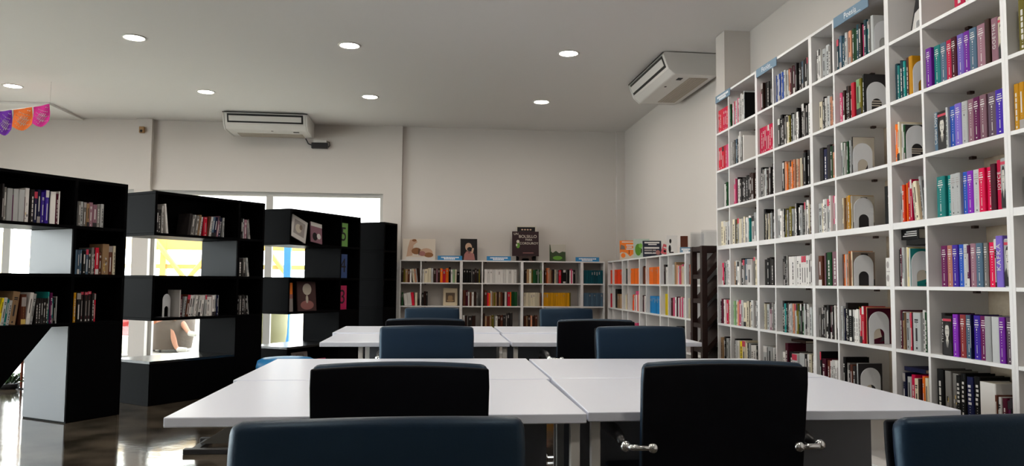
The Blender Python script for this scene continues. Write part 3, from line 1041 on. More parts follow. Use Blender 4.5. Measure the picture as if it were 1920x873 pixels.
def cover_print(where, base, kind):
    b = last_book(where)
    if not b:
        return
    x, d, h = b['w']/2+.0006, b['d'], b['h']
    p = MB()

    def poly(pts, mi, dx=0):
        p.add([(x+dx, y*d, z*h) for y, z in pts], [tuple(range(len(pts)))], mi)

    def disc(cy, cz, r, mi, dx):
        poly([(cy+r*math.cos(2*PI*i/14), cz+r*1.0*d/h*math.sin(2*PI*i/14)) for i in range(14)], mi, dx)
    poly([(.02, .01), (.99, .01), (.99, .99), (.02, .99)], 0)
    if kind == 'figure':
        poly([(.05, .02), (.98, .02), (.98, .2), (.05, .2)], 1, .0003)
        poly([(.15, .2), (.85, .2), (.7, .62), (.4, .68), (.25, .6)], 1, .0003)
        disc(.52, .78, .17, 2, .0003)
        poly([(.33, .80), (.72, .80), (.68, .95), (.40, .95)], 1, .0006)
    elif kind == 'title':
        for k in range(3):
            poly([(.1, .30-.06*k), (.85-.1*k, .30-.06*k), (.85-.1*k, .33-.06*k), (.1, .33-.06*k)], 2, .0003)
        poly([(.1, .45), (.95, .45), (.95, .8), (.5, .7), (.1, .85)], 1, .0003)
    else:
        poly([(.1, .1), (.6, .2), (.5, .5), (.2, .45)], 2, .0003)
        poly([(.5, .05), (.95, .15), (.8, .4)], 1, .0003)
        disc(.4, .7, .2, 1, .0003)
    p.build('cover_print', [base, M_DARKMARK, PALE], b['obj'])


cover_print('fourth-row wide cell, bay under Poesía', PALE, 'figure')
cover_print('fifth-row wide cell, bay under Poesía', MIDP, 'figure')
cover_print('third-row wide cell, bay under Poesía', PALE, 'abstract')
cover_print('second-row wide cell, bay under Poesía', M_DARKMARK, 'title')
cover_print('sixth-row wide cell, bay under Poesía', COVER['mr', 0], 'abstract')
cover_print('seventh-row wide cell, bay under Poesía', M_DARKMARK, 'abstract')
cover_print('third-row narrow cell, bay right of Poesía', M_DARKMARK, 'title')
cover_print('fifth-row narrow cell, bay right of Poesía', COVER['te', 0], 'abstract')

# ------------------------------------------------------------------ arched bookends
def arch_outline(w_, h):
    r = w_/2
    return [(-r, 0)] + [(-r*math.cos(PI*i/16), h-r+r*math.sin(PI*i/16)) for i in range(17)] + [(r, 0)]


def bookend(x, y, z, label, w_=.125, h=.19, rz=0.0):
    root = thing('bookend', label, 'bookend', T(x+w_/2, y, z+.0006, rz), 'arched white bookends')
    o = arch_outline(w_, h)
    i_ = arch_outline(w_*.52, h*.47)
    mb = MB()
    pts = o + i_[::-1]
    mb.prism(pts, 0, .003)
    mb.build('arched_plate', M_ENDS, root, bevel=.0006, seg=1)
    MB().prism([(-w_*.25, 0), (-w_*.25, -.09), (w_*.25, -.09), (w_*.25, 0)], .0, .0003, 'z', X=T(0, .09, 0)).build('foot_plate', M_ENDS, root)
    return root


zt = lambda r: (ZUP[r+1] if r < 4 else ZLOW[r-3])+TH
for r, y in enumerate((4.235, 4.33, 4.495, 4.498, 4.512, 4.36, 4.462)):
    bookend(2.53, y, zt(r), 'white arched bookend in the %s wide cell under Poesía' % ROWW[r])
for r, y in ((1, 3.878), (2, 3.953), (4, 3.935)):
    bookend(2.53, y, zt(r), 'white arched bookend in the %s narrow cell right of the Poesía bay' % ROWW[r])
bookend(2.53, 3.84, zt(0), 'small white bookend behind the leaning photo card, top-row narrow cell', .05, .06)

# single items among the books of the tall cases
def flat_book(x0, y0, z, lx, ly, t, code, label, title=False):
    root = MB().box(0, 0, 0, lx, ly, t).box(0, 0, 0, 0, 0, 0) if False else None
    c = MB()
    c.box(0, 0, 0, lx, ly, .003).box(0, 0, t-.003, lx, ly, t).box(0, 0, .003, .003, ly, t-.003)
    o = c.build('book', COVER[code, 0])
    o.matrix_world = T(x0, y0, z+.0008)
    tag(o, label, 'book', 'books lying flat on others')
    MB().box(.0035, .004, .0032, lx-.004, ly-.004, t-.0032).build('page_block', M_PAGES, o)
    if title:
        m = MB()
        for k in range(3):
            m.quad((-.0005, ly*.1, t*(.3+.2*k)), (-.0005, ly*.1, t*(.4+.2*k)), (-.0005, ly*(.9-.1*k), t*(.4+.2*k)), (-.0005, ly*(.9-.1*k), t*(.3+.2*k)))
        m.build('spine_lettering', M_LIGHTMARK, o)
    return o


def upright_box(name, X, w_, d, h, m, label, cat, group=None):
    o = MB().box(-w_/2, 0, 0, w_/2, d, h).build(name, m, bevel=.002, seg=2)
    o.matrix_world = X
    return tag(o, label, cat, group)


bx = upright_box('boxed_set', frame((2.53, 4.1375, zt(4)+.0008), (0, -1)), .075, .16, .16, M_PLASTIC, 'white box printed with four grey ovals beside an arched bookend', 'box')
m = MB()
for cx in (-.017, .017):
    for cz in (.045, .12):
        m.add([(cx+.012*math.cos(2*PI*i/16), -.0006, cz+.02*math.sin(2*PI*i/16)) for i in range(16)], [tuple(range(16))])
m.quad((-.03, -.0006, .080), (.03, -.0006, .080), (.03, -.0006, .084), (-.03, -.0006, .084))
m.build('oval_print', M_TINTMARK, bx)
pb = upright_box('book', frame((2.54, 4.145, zt(3)+.0008), (0, -1)), .085, .15, .22, COVER['bk', 0], 'black book with white scroll pattern standing alone by the divider', 'book')
m = MB()
R = random.Random(3)
for i in range(10):
    cx, cz, rr = .012+R.uniform(-.012, .02), .02+i*.02, R.uniform(.007, .012)
    n = 14
    vs = []
    for k in range(n+1):
        a = R.random()*0+2*PI*k/n*.8+i
        vs += [(cx+rr*math.cos(a), -.0006, cz+rr*math.sin(a)), (cx+rr*.55*math.cos(a), -.0006, cz+rr*.55*math.sin(a))]
    m.add(vs, [(2*k, 2*k+2, 2*k+3, 2*k+1) for k in range(n)])
m.build('scroll_print', M_LIGHTMARK, pb)
ff = thing('photo_card', 'black and white photo card leaning in a top-row narrow cell', 'card', frame((2.56, 3.86, zt(0)+.004), (.25, -1)) @ Matrix.Rotation(-.22, 4, 'X'))
MB().box(-.06, 0, 0, .06, .008, .24).build('card_board', M_DARKMARK, ff)
m = MB()
m.add([(-.05, -.0006, .02), (.05, -.0006, .02), (.05, -.0006, .1), (.01, -.0006, .17), (-.05, -.0006, .12)], [(0, 1, 2, 3, 4)])
m.add([(.0+.028*math.cos(2*PI*i/14), -.0006, .185+.034*math.sin(2*PI*i/14)) for i in range(14)], [tuple(range(14))])
m.build('photo_print', M_LIGHTMARK, ff)
# books lying across the rows
flat_book(2.55, 3.897, zt(4)+.254, .13, .155, .055, 'bk', 'black box-like volume with white lines lying on top, fifth-row narrow cell', True)
flat_book(2.545, 3.83, zt(4)+.222, .15, .17, .03, 'bk', 'thin black volume lying flat under the lettered black one')
flat_book(2.545, 3.86, zt(6)+.222, .15, .185, .022, 'nv', 'navy volume lying flat across the seventh-row narrow cell')
flat_book(2.60, 5.30, zt(6)+.268, .16, .22, .02, 'db', 'dark brown volume lying flat across the seventh row')

# ------------------------------------------------------------------ blue signs
def sign(X, w_, h, text, label, m=M_SIGN, size=.052, group='blue shelf signs'):
    root = MB().box(-w_/2, 0, 0, w_/2, .004, h).build('shelf_sign', m, bevel=.001, seg=1)
    root.matrix_world = X
    tag(root, label, 'sign', group)
    if text:
        text_mesh('sign_lettering', text, size, M_TEXT, root, T(0, -.0008, h*.52) @ STAND, spacing=1.08)
        MB().quad((w_*.12, -.0006, h*.16), (w_*.30, -.0006, h*.16), (w_*.30, -.0006, h*.20), (w_*.12, -.0006, h*.20)).build('underline', M_TEXT, root)
    else:
        q = MB()
        R = random.Random(int(w_*1000)+int(X.translation.y*10))
        for zz, lo, hi in ((.60, -.36, .36), (.28, -.24, .22)):
            x = lo*w_
            while x < hi*w_:
                ln = w_*R.uniform(.03, .07)
                q.quad((x, -.0006, h*zz-.008), (x+ln, -.0006, h*zz-.008), (x+ln, -.0006, h*zz+.010), (x, -.0006, h*zz+.010))
                x += ln+w_*.012
        q.build('sign_lettering', M_TEXT, root)
    return root


for yc, w_, tx, lb in ((4.45, .40, 'Poesía', 'blue sign lettered Poesía on the tall white bookcase'), (5.675, .37, 'Ficción', 'blue sign lettered Ficción on the tall white bookcase'),
                       (6.59, .35, None, 'blue sign with small white lettering at the far end of the tall bookcase')):
    sign(frame((XR-.005, yc, 2.787), (0, -1)), w_, .066, tx, lb)
for xc, w_, lb in ((.185, .36, 'bright blue sign beside the bald-figure cover on the low back bookcase'), (.91, .36, 'bright blue sign between the dark cover and the lettered picture book'),
                   (2.245, .36, 'bright blue sign on the low bookcase nearest the corner')):
    s_ = sign(frame((xc, YBK+.05, 1.4775), (1, 0)), w_, .066, None, lb, M_SIGN2, group='bright blue signs on the low bookcases')
    MB().box(-w_/2+.02, .004, 0, w_/2-.02, .05, .003).build('sign_foot', M_SIGN2, s_)
s_ = sign(frame((2.585, 7.9, 1.4775), (1, -.25)), .115, .06, None, 'small pale blue card sign beside the brown book on the low bookcase', M_SIGN)
MB().box(-.05, .004, 0, .05, .04, .003).build('sign_foot', M_SIGN, s_)

# ------------------------------------------------------------------ books shown face-out on the low cases
def faceout(X, w_, h, t, m, label, blobs=(), lean=.2, border=None, cat='book', name='picture_book', group=None, easel=True):
    """a book or board standing cover forward, leaning back on a small easel foot; blobs: (polygon in 0..1 cover space, material)."""
    root = thing(name, label, cat, X, group)
    L = Matrix.Translation((0, 0, .001)) @ Matrix.Rotation(-lean, 4, 'X')
    MB().box(-w_/2, 0, 0, w_/2, t, h).build('cover', m, root, L, bevel=.001, seg=1)
    MB().box(-w_/2+.003, t*.15, -.0, w_/2-.002, t*.85, h+.0006).build('page_block', M_PAGES, root, L)
    y = -.0006
    mats_, q = [], MB()
    for pts, mm in blobs:
        if mm not in mats_:
            mats_.append(mm)
        q.add([((px-.5)*w_, y-.00015*len(q.f), pz*h) for px, pz in pts], [tuple(range(len(pts)))], mats_.index(mm))
    if blobs:
        q.build('cover_print', mats_, root, L)
    if easel:
        MB().prism([(t+.002, 0), (t+.002+h*.34, 0), (t+.004, h*.5)], -.004, .004, 'x').build('easel_back', M_TUBE, root)
    return root


def ring(cx, cz, rx, rz, n=16):
    return [(cx+rx*math.cos(2*PI*i/n), cz+rz*math.sin(2*PI*i/n)) for i in range(n)]


def rect(x0, z0, x1, z1):
    return [(x0, z0), (x1, z0), (x1, z1), (x0, z1)]


ZT = 1.4775
CREAMP = mat('cover_cream', (.62, .55, .47), .5)
BROWNP = mat('cover_brown_ink', (.25, .11, .045), .5)
PEACHP = mat('cover_peach_ink', (.52, .34, .24), .5)
ROSEP = mat('cover_rose_ink', (.33, .14, .13), .5)
ORANGEP = mat('cover_orange', (.80, .20, .03), .45)
GREENP = mat('cover_green_ink', (.10, .25, .03), .5)
FORESTP = mat('cover_forest_ink', (.03, .05, .02), .5)
NEARBLK = mat('cover_black', (.010, .008, .009), .45)
DKPLUM = mat('cover_dark_plum', (.028, .011, .014), .45)
faceout(frame((-.27, YBK+.08, ZT), (1, 0)), .48, .32, .012, CREAMP, 'wide cream picture board with brown sleeping figures, at the low bookcase end',
        [(rect(.1, .02, .97, .12), M_LIGHTMARK), ([(.12, .15), (.3, .2), (.33, .7), (.45, .85), (.4, .98), (.22, .95), (.16, .6)], PEACHP), (ring(.42, .42, .15, .16), BROWNP), (ring(.72, .36, .2, .2), PEACHP),
         (ring(.80, .24, .14, .12), BROWNP), (ring(.6, .3, .1, .12), ROSEP), (ring(.35, .93, .07, .06), BROWNP)], .22)
faceout(frame((.47, YBK+.10, ZT), (1, .05)), .25, .33, .015, NEARBLK, 'black cover with a bald bearded figure in rose clothing',
        [([(.18, .02), (.86, .02), (.80, .30), (.62, .42), (.35, .42), (.22, .28)], ROSEP), (ring(.48, .62, .2, .19), PEACHP), (ring(.55, .52, .16, .10), NEARBLK), ([(.62, .34), (.74, .34), (.8, .56), (.7, .58)], PEACHP)], .18)
bk = faceout(frame((1.31, YBK+.06, ZT+.075), (1, -.06)), .40, .375, .02, DKPLUM, 'dark picture book lettered UN BOLSILLO PARA CORDUROY on a small stand',
             [(ring(.22, .58, .055, .07), CREAMP), (ring(.22, .42, .07, .11), GREENP), (ring(.17, .44, .03, .05), CREAMP)], .17, easel=False)
L = Matrix.Translation((0, 0, .001)) @ Matrix.Rotation(-.17, 4, 'X')
for tx, x, z, sz in (('UN', -.14, .335, .048), ('BOLSILLO', .035, .295, .062), ('PARA', .05, .245, .042), ('CORDUROY', .052, .19, .050)):
    text_mesh('cover_lettering', tx, sz, CREAMP, bk, L @ T(x, -.0012, z) @ STAND)
MB().box(-.04, -.0009, .04, .12, -.0006, .05).build('cover_caption', ROSEP, bk, L)
e_ = MB().prism([(-.10, 0), (-.06, 0), (-.045, .04), (.045, .04), (.06, 0), (.10, 0), (.09, .05), (.12, .074), (-.12, .074), (-.09, .05)], -.03, .075)
e_.build('book_stand', M_WOOD, None).matrix_world = frame((1.31, YBK+.07, ZT), (1, -.06))
bpy.data.objects['book_stand'].location.z += .0005
tag(bpy.data.objects['book_stand'], 'small dark wooden stand under the lettered dark picture book', 'stand')
faceout(frame((1.33, YBK+.16, ZT), (1, -.1)), .30, .54, .015, NEARBLK, 'tall dark book with a pale border behind the lettered picture book',
        [(rect(.0, .965, 1, 1), PALE), (rect(.0, .5, .05, .97), PALE), (rect(.95, .5, 1, .97), PALE)] + [(ring(.3+.14*i, .89, .05, .02), PEACHP) for i in range(4)], .12)
faceout(frame((1.80, YBK+.10, ZT), (1, -.12)), .24, .26, .012, mat('cover_pale_sky', (.42, .39, .34), .5), 'cover of a dark green wooded landscape under pale sky',
        [([(0, 0), (1, 0), (1, .55), (.8, .58), (.6, .48), (.4, .62), (.2, .5), (0, .66)], FORESTP), ([(.0, .6), (.1, .62), (.04, .98), (0, 1)], FORESTP), (ring(.5, .2, .3, .12), GREENP)], .18)
faceout(frame((2.70, 10.75, ZT), (1, -.15)), .26, .29, .015, ORANGEP, 'orange cover with white lettering and a white rabbit-like shape',
        [(rect(.12, .90, .9, .95), M_LIGHTMARK), (rect(.35, .74, .80, .80), M_LIGHTMARK), (rect(.38, .64, .66, .70), M_LIGHTMARK), (rect(.35, .54, .84, .60), M_LIGHTMARK),
         ([(.0, .0), (.95, .0), (.9, .16), (.72, .32), (.55, .2), (.35, .38), (.1, .42), (.0, .36)], PALE), (ring(.18, .25, .12, .12), ORANGEP), ([(.02, .55), (.28, .55), (.26, .72), (.06, .8)], MIDP)], .2)
faceout(frame((2.665, 9.95, ZT), (1, -.15)), .21, .27, .012, mat('cover_mint', (.42, .50, .44), .5), 'pale cover with a green plant drawing behind the dark tilted book',
        [(ring(.3, .45, .2, .3), GREENP), (ring(.45, .65, .12, .12), mat('cover_leaf', (.2, .45, .08), .5))], .2)
faceout(frame((2.66, 9.42, ZT), (1, -.18)) @ Matrix.Rotation(.0, 4, 'Y'), .23, .225, .015, mat('cover_ink_blue', (.022, .024, .04), .45), 'dark cover crowded with white lettering, leaning beside the red-cornered book',
        [(rect(.1, .84, .9, .93), M_LIGHTMARK), (rect(.3, .74, .75, .81), M_LIGHTMARK), (rect(.08, .52, .88, .62), M_LIGHTMARK), (rect(.08, .38, .7, .46), M_TINTMARK), (rect(.08, .22, .8, .30), M_LIGHTMARK), (ring(.8, .3, .12, .14), ROSEP)], .35)
faceout(frame((2.70, 8.98, ZT), (1, -.2)) @ Matrix.Rotation(.3, 4, 'Y'), .13, .12, .01, mat('cover_coral', (.55, .10, .12), .45), 'small red and cream cover tipped on its corner',
        [(rect(.1, .6, .7, .72), M_LIGHTMARK), (ring(.3, .3, .12, .12), NEARBLK)], .25, easel=False).location.z += .02
faceout(frame((2.60, 8.42, ZT), (1, -.3)), .12, .215, .03, M_LIGHTMARK, 'white cover with black ink figures beside the brown book',
        [(ring(.3, .3, .12, .2), NEARBLK), (ring(.35, .7, .1, .12), NEARBLK), (rect(.25, .08, .65, .14), NEARBLK)], .08)
upright_box('book', frame((2.72, 8.36, ZT+.0008), (1, -.3)), .08, .12, .205, COVER['br', 0], 'brown book standing beside the white cover with ink figures', 'book')
for i, (y, x, w_, h, lb) in enumerate(((7.55, 2.60, .12, .2, 'smaller clear acrylic holder above the dark rack'), (7.28, 2.66, .2, .205, 'wide clear acrylic holder next to the tall bookcase'))):
    r_ = thing('acrylic_holder', lb, 'holder', frame((x, y, ZT+.0005), (1, -.1)), 'clear acrylic holders')
    MB().box(-w_/2, 0, 0, w_/2, .004, h*.9).build('front_wall', M_ACRYL, r_)
    MB().box(-w_/2, .07, 0, w_/2, .074, h).build('rear_wall', M_ACRYL, r_)
    MB().box(-w_/2, .004, 0, -w_/2+.004, .07, h*.9).build('side_wall', M_ACRYL, r_)
    MB().box(w_/2-.004, .004, 0, w_/2, .07, h*.9).build('side_wall', M_ACRYL, r_)
    MB().box(-w_/2+.004, .004, 0, w_/2-.004, .07, .004).build('base_plate', M_ACRYL, r_)
# little framed picture in the back bookcase
pf = thing('framed_picture', 'cream framed picture with a dark portrait square, middle row of back bookcase', 'picture', frame((.20, YBK+.10, ZLOW[2]+TH+.001), (1, 0)) @ Matrix.Rotation(-.12, 4, 'X'))
fr = MB()
fr.prism([(-.105, 0), (.105, 0), (.105, .26), (-.105, .26)], 0, .012)
fr.build('mount_board', mat('cream_mount', (.62, .52, .36), .6), pf, bevel=.002)
q = MB()
q.quad((-.068, -.0006, .05), (.068, -.0006, .05), (.068, -.0006, .19), (-.068, -.0006, .19), 0)
for i, (pts, k) in enumerate(((ring(0, .115, .035, .045), 1), (ring(0, .075, .052, .018), 1), ([(-.03, .15), (.03, .15), (.02, .165), (-.02, .165)], 0))):
    q.add([(x, -.0008-.0001*i, z) for x, z in pts], [tuple(range(len(pts)))], k)
q.build('portrait_print', [mat('sepia_dark', (.09, .05, .02), .5), mat('sepia_mid', (.28, .17, .07), .5)], pf)

# ------------------------------------------------------------------ items on the black shelves
def mod_at(n, u, v, z, rz=0):
    return MODS[n]['X'] @ T(u, v, z+.0008, rz)


W3 = MODS[3]['wide']
for i, (txt, row, m, lb) in enumerate((('5', 0, mat('green_card', (.16, .36, .08), .5), 'green card with a black numeral five'), ('4', 1, mat('blue_card', (.03, .07, .22), .5), 'dark blue card with a black numeral four'),
                                       ('3', 2, mat('magenta_card', (.50, .01, .10), .5), 'crimson card with a black numeral three'))):
    z = SHELF_Z[row+1]
    c = MB().box(-.085, 0, 0, .085, .02, .30).build('number_card', m)
    c.matrix_world = mod_at(3, W3+.125, .06, z)
    tag(c, lb + ' in the narrow column of a black shelf', 'card', 'number cards')
    text_mesh('numeral', txt, .25, M_DARKMARK, c, T(0, -.001, .15) @ STAND)
c = MB().box(-.05, 0, 0, .05, .02, .28).build('number_card', mat('steel_blue_card', (.03, .09, .20), .5))
c.matrix_world = mod_at(3, W3+.09, .06, SHELF_Z[3]-.4)
bpy.data.objects.remove(c)
faceout(mod_at(3, .22, .07, SHELF_Z[1]) @ Matrix.Rotation(.32, 4, 'Y') @ Matrix.Rotation(0, 4, 'Z'), .28, .27, .014, M_LIGHTMARK, 'white-bordered book with a grey drawing, tilted on the black shelf',
        [(rect(.15, .2, .85, .85), M_TINTMARK), (ring(.45, .5, .2, .2), PALE), (ring(.6, .6, .1, .12), MIDP)], .15, easel=False).location.z += .045
faceout(mod_at(3, .56, .07, SHELF_Z[1]) @ Matrix.Rotation(.12, 4, 'Y'), .21, .25, .014, COVER['mv', 0], 'mauve and white cover beside the tilted white-bordered book',
        [(rect(0, .8, 1, 1), M_LIGHTMARK), (ring(.35, .3, .22, .2), NEARBLK), (ring(.7, .35, .18, .14), M_LIGHTMARK)], .15, easel=False).location.z += .02
faceout(mod_at(3, .12, .07, SHELF_Z[3]), .09, .33, .02, ORANGEP, 'slim orange cover fading to grey beside the moon cover', [(rect(0, 0, 1, .45), M_TINTMARK), (rect(0, .45, 1, .6), ROSEP)], .05, easel=False)
faceout(mod_at(3, .42, .07, SHELF_Z[3]), .33, .345, .015, mat('cover_dusk', (.07, .035, .035), .5), 'dusky cover with a big pale moon over a red figure',
        [(ring(.52, .74, .24, .20), PALE), (ring(.5, .2, .36, .16), ROSEP), (ring(.5, .4, .07, .14), PALE)], .08, easel=False)
faceout(mod_at(3, .12, .16, .075), .24, .19, .01, M_LIGHTMARK, 'plain white card in the base of the black shelf by the blue pouf', [], .15, easel=False, cat='card', name='display_card')
faceout(mod_at(3, .42, .14, .075), .28, .24, .012, M_LIGHTMARK, 'pale grey booklet with a small picture in the shelf base', [(rect(.25, .35, .75, .9), M_TINTMARK), (rect(.32, .45, .68, .85), PALE), (rect(.1, .15, .6, .2), M_TINTMARK)], .15, easel=False, name='booklet')
faceout(mod_at(3, .74, .12, .075), .30, .14, .012, COVER['mg', 2], 'pink booklet in the shelf base beside the pale grey one', [(rect(.0, 0, .7, .25), M_LIGHTMARK)], .3, easel=False, name='booklet')
upright_box('book', mod_at(4, .16, .10, SHELF_Z[3]), .045, .16, .32, COVER['wh', 0], 'single white book in the narrow black shelf by the column', 'book')
b_ = bookend(0, 0, 0, 'pale arched bookend beside the leaning magazines on the black shelf', .12, .22)
b_.matrix_world = mod_at(2, .24, .12, SHELF_Z[3], .35)

# ------------------------------------------------------------------ ceiling lights
def lamp(x, y, lb):
    r_ = thing('ceiling_downlight', lb, 'ceiling light', T(x, y, ZC), 'recessed ceiling downlights')
    MB().lathe([(.090, 0), (.115, 0), (.115, -.004), (.108, -.008), (.092, -.008), (.090, -.003)], 28).build('rim', M_PLASTIC, r_, smooth=True)
    MB().lathe([(.0895, -.0005), (.0895, -.004), (0, -.0045)], 28).build('diffuser', M_LAMP, r_)


ROWS = {9.87: ('far row', (-5.18, -2.9, -.88, 1.32)), 7.72: ('second row from the far wall', (-5.1, -2.96, -.9, 1.31)), 5.5: ('third row', (-5.1, -2.96, -.9, 1.31)),
        3.3: ('fourth row', (-5.1, -2.96, -.9, 1.31)), 1.1: ('fifth row', (-5.1, -2.96, -.9, 1.31))}
for y, (rn, xs) in ROWS.items():
    for i, x in enumerate(xs):
        lamp(x, y, 'round white downlight, %s from left in the %s' % (ORD[i+1], rn))

# ------------------------------------------------------------------ air conditioners
def air_con(X, L_, D, label, pipe=True):
    r_ = thing('air_conditioner', label, 'air conditioner', X, 'ceiling air conditioners')
    prof = [(.02, -.004), (.0, -.03), (.055, -.175), (.12, -.232), (D-.06, -.232), (D, -.21), (D, -.004)]
    MB().prism(prof, .02, L_-.02, 'x').build('body', M_PLASTIC, r_, bevel=.012, seg=3)
    for s in (0, 1):
        x0 = s*(L_-.02)
        MB().prism([(y-.004 if y < .1 else y, z-.003) for y, z in prof], x0, x0+.02, 'x').build('end_cap', M_PLASTIC, r_, bevel=.005)
    # the slanting outlet: local frame on the front face
    Fm = Matrix.Translation((0, .0, -.03)) @ Matrix.Rotation(math.atan2(.055, .145), 4, 'X')
    MB().box(.06, -.003, -.128, L_-.06, .001, -.004).build('outlet_slot', M_DARK, r_, Fm)
    MB().box(.082, -.012, -.104, L_-.082, -.004, -.030).build('louver', M_PLASTIC, r_, Fm, bevel=.003)
    MB().box(.0, -.002, .012, L_, .004, .02).build('top_gasket', M_DARK, r_, Fm)
    MB().box(L_-.22, .20, -.236, L_-.14, .25, -.2315).build('display_panel', M_DARK, r_)
    MB().box(L_-.52, .17, -.236, L_-.49, .19, -.2315).build('indicator', M_WOOD, r_)
    ig = MB().box(.12, D*.52, -.2365, L_-.12, D-.09, -.2315).build('intake_grille', mat('beige_grille', (.42, .36, .29), .7), r_)
    for k in range(6):
        MB().box(.13, D*.52+.01+k*(D*.48-.12)/6, -.240, L_-.13, D*.52+.02+k*(D*.48-.12)/6, -.2365).build('grille_bar', mat('beige_bar', (.46, .41, .35), .7), ig)
    return r_


air_con(frame((-2.99, 10.95, ZC-.001), (1, .02)), 1.15, .74, 'white ceiling air conditioner on the back wall above the windows')
air_con(frame((2.22, 8.84, ZC-.001), (.02, -1)), 1.32, .60, 'white ceiling air conditioner beside the pillar on the bookcase wall')
r_ = thing('pump_box', 'small black box with white lid, on the wall below an air conditioner', 'box', T(-1.77, YB_-.075, 3.15))
MB().box(-.12, 0, -.02, .12, .07, .065).build('body', M_TUBE, r_, bevel=.006)
MB().box(-.09, .005, .065, .10, .07, .105).build('lid', M_PLASTIC, r_, bevel=.006)
MB().tube([(-.12, .04, .03), (-.17, .04, .05), (-.19, .04, .09), (-.21, .03, .125)], .009, 8).build('hose', M_TUBE, r_, smooth=True)
MB().tube([(.10, .04, .085), (.14, .045, .08), (.145, .05, .03), (.12, .05, 0)], .006, 8).build('cable', M_TUBE, r_, smooth=True)
upright_box('junction_box', T(2.56, 7.26, 3.15), .05, .12, .13, M_TUBE, 'small black box behind the air conditioner by the pillar', 'box').matrix_world = T(XW-.025, 7.15, 3.12)
r_ = MB().box(-.035, 0, -.045, .035, .05, .045).build('motion_sensor', mat('amber_plastic', (.35, .20, .08), .5), bevel=.008)
r_.matrix_world = T(-4.30, YB_-.145, 3.33)
tag(r_, 'small amber sensor high on the pier of the window wall', 'sensor')
MB().lathe([(.012, -.01), (.02, .0), (.016, .014), (0, .018)], 12).build('lens', M_TUBE, r_, T(.0, -.001, -.02, 0, PI/2), smooth=True)

# ------------------------------------------------------------------ paper banners
def papel(x0, z0, x1, z1, y, hgt, m, label):
    """cut-paper flag with scalloped foot and punched holes, hung from the line between two points."""
    n, kk = 22, 24
    mb = MB()
    R = random.Random(int(x0*100))
    w_ = x1-x0
    holes = set()
    for i in range(2, n-2):
        for k in range(3, kk-3):
            if (i*3+k*5) % 11 == 0 or ((i-n/2)**2+(k-kk*.55)**2 < 30 and (i+k) % 3 == 0):
                holes.add((i, k))
    vs, idx = [], {}

    def foot(t):
        return 1.0-.22*abs(2*t-1)**1.6-.025*abs(math.sin(t*PI*9))
    for i in range(n+1):
        for k in range(kk+1):
            t = i/n
            zt_ = z0+(z1-z0)*t
            vs.append((x0+w_*t, y+.012*math.sin(t*5+k*.2), zt_-hgt*foot(t)*k/kk))
    fs = [(i*(kk+1)+k, (i+1)*(kk+1)+k, (i+1)*(kk+1)+k+1, i*(kk+1)+k+1) for i in range(n) for k in range(kk) if (i, k) not in holes]
    mb.add(vs, fs)
    o = mb.build('paper_flag', m)
    s = o.modifiers.new('thickness', 'SOLIDIFY')
    s.thickness = .001
    return tag(o, label, 'flag', 'cut-paper flags by the ceiling')


papel(-5.185, 3.125, -5.03, 3.145, 9.6, .30, mat('purple_tissue', (.13, .01, .32), .8), 'purple cut-paper flag, cropped by the frame edge, hanging by the ceiling')
papel(-5.02, 3.155, -4.805, 3.185, 9.6, .27, mat('orange_tissue', (.80, .16, .02), .8), 'orange cut-paper flag hanging between the purple and magenta ones')
papel(-4.795, 3.19, -4.61, 3.23, 9.6, .26, mat('magenta_tissue', (.68, .02, .28), .8), 'magenta cut-paper flag at the end of the string')
o = MB().tube([(-5.6, 9.6, 3.12), (-5.2, 9.6, 3.124), (-5.0, 9.6, 3.153), (-4.8, 9.6, 3.189), (-4.61, 9.6, 3.232), (-4.608, 9.6, 3.3), (-4.608, 9.6, ZC)], .0022, 6).build('flag_string', M_PLASTIC)
tag(o, 'thin pale string carrying the cut-paper flags up to the ceiling', 'string')

# ------------------------------------------------------------------ tables
def table(x0, y0, label, w_=1.235, d=.86, rz=0.0, ztop=.75, panel_far=True, seam=1):
    r_ = thing('table', label, 'table', T(x0, y0, 0, rz), 'white reading tables')
    MB().box(0, 0, ztop-.03, w_, d, ztop).build('tabletop', M_TABLE, r_, bevel=.003, seg=2)
    l0, l1 = (.25, w_-.045) if seam > 0 else (.015, w_-.21)
    for sx in (l0, l1):
        for sy in (.03, d-.06):
            MB().box(sx, sy, 0, sx+.03, sy+.03, ztop-.0305).build('leg', M_PLASTIC, r_, bevel=.003)
    yp = d*.62 if panel_far else .10
    p0, p1 = (l0+.032, l1-.002) if seam > 0 else (l0+.032, w_-.008)
    MB().box(p0, yp, .16, p1, yp+.018, ztop-.0305).build('modesty_panel', mat('grey_panel', (.16, .165, .19), .5), r_)
    return r_


table(-.79, 2.383, 'white table at the front with a black chair before it, left of the seam', w_=1.255, rz=.003)
table(.475, 2.415, 'white table at the front under the chair with two chrome brackets', w_=1.225, rz=-.014, seam=-1)
table(-.815, 3.262, 'white table behind the front left one, facing the first far chair', d=.875, w_=1.293, panel_far=False)
table(.491, 3.282, 'white table behind the front right one, facing the second far chair', d=.83, w_=1.225, panel_far=False, seam=-1)
table(-.765, 5.25, 'white table of the rear group, nearer left one', w_=1.26, d=.88)
table(.51, 5.25, 'white table of the rear group, nearer right one with its end showing', w_=1.32, d=.88, seam=-1)
table(-.80, 6.15, 'white table of the rear group, farther left one', w_=1.30, d=.88, ztop=.757, panel_far=False)
table(.52, 6.15, 'white table of the rear group, farther right one', w_=1.24, d=.88, ztop=.757, panel_far=False, seam=-1)

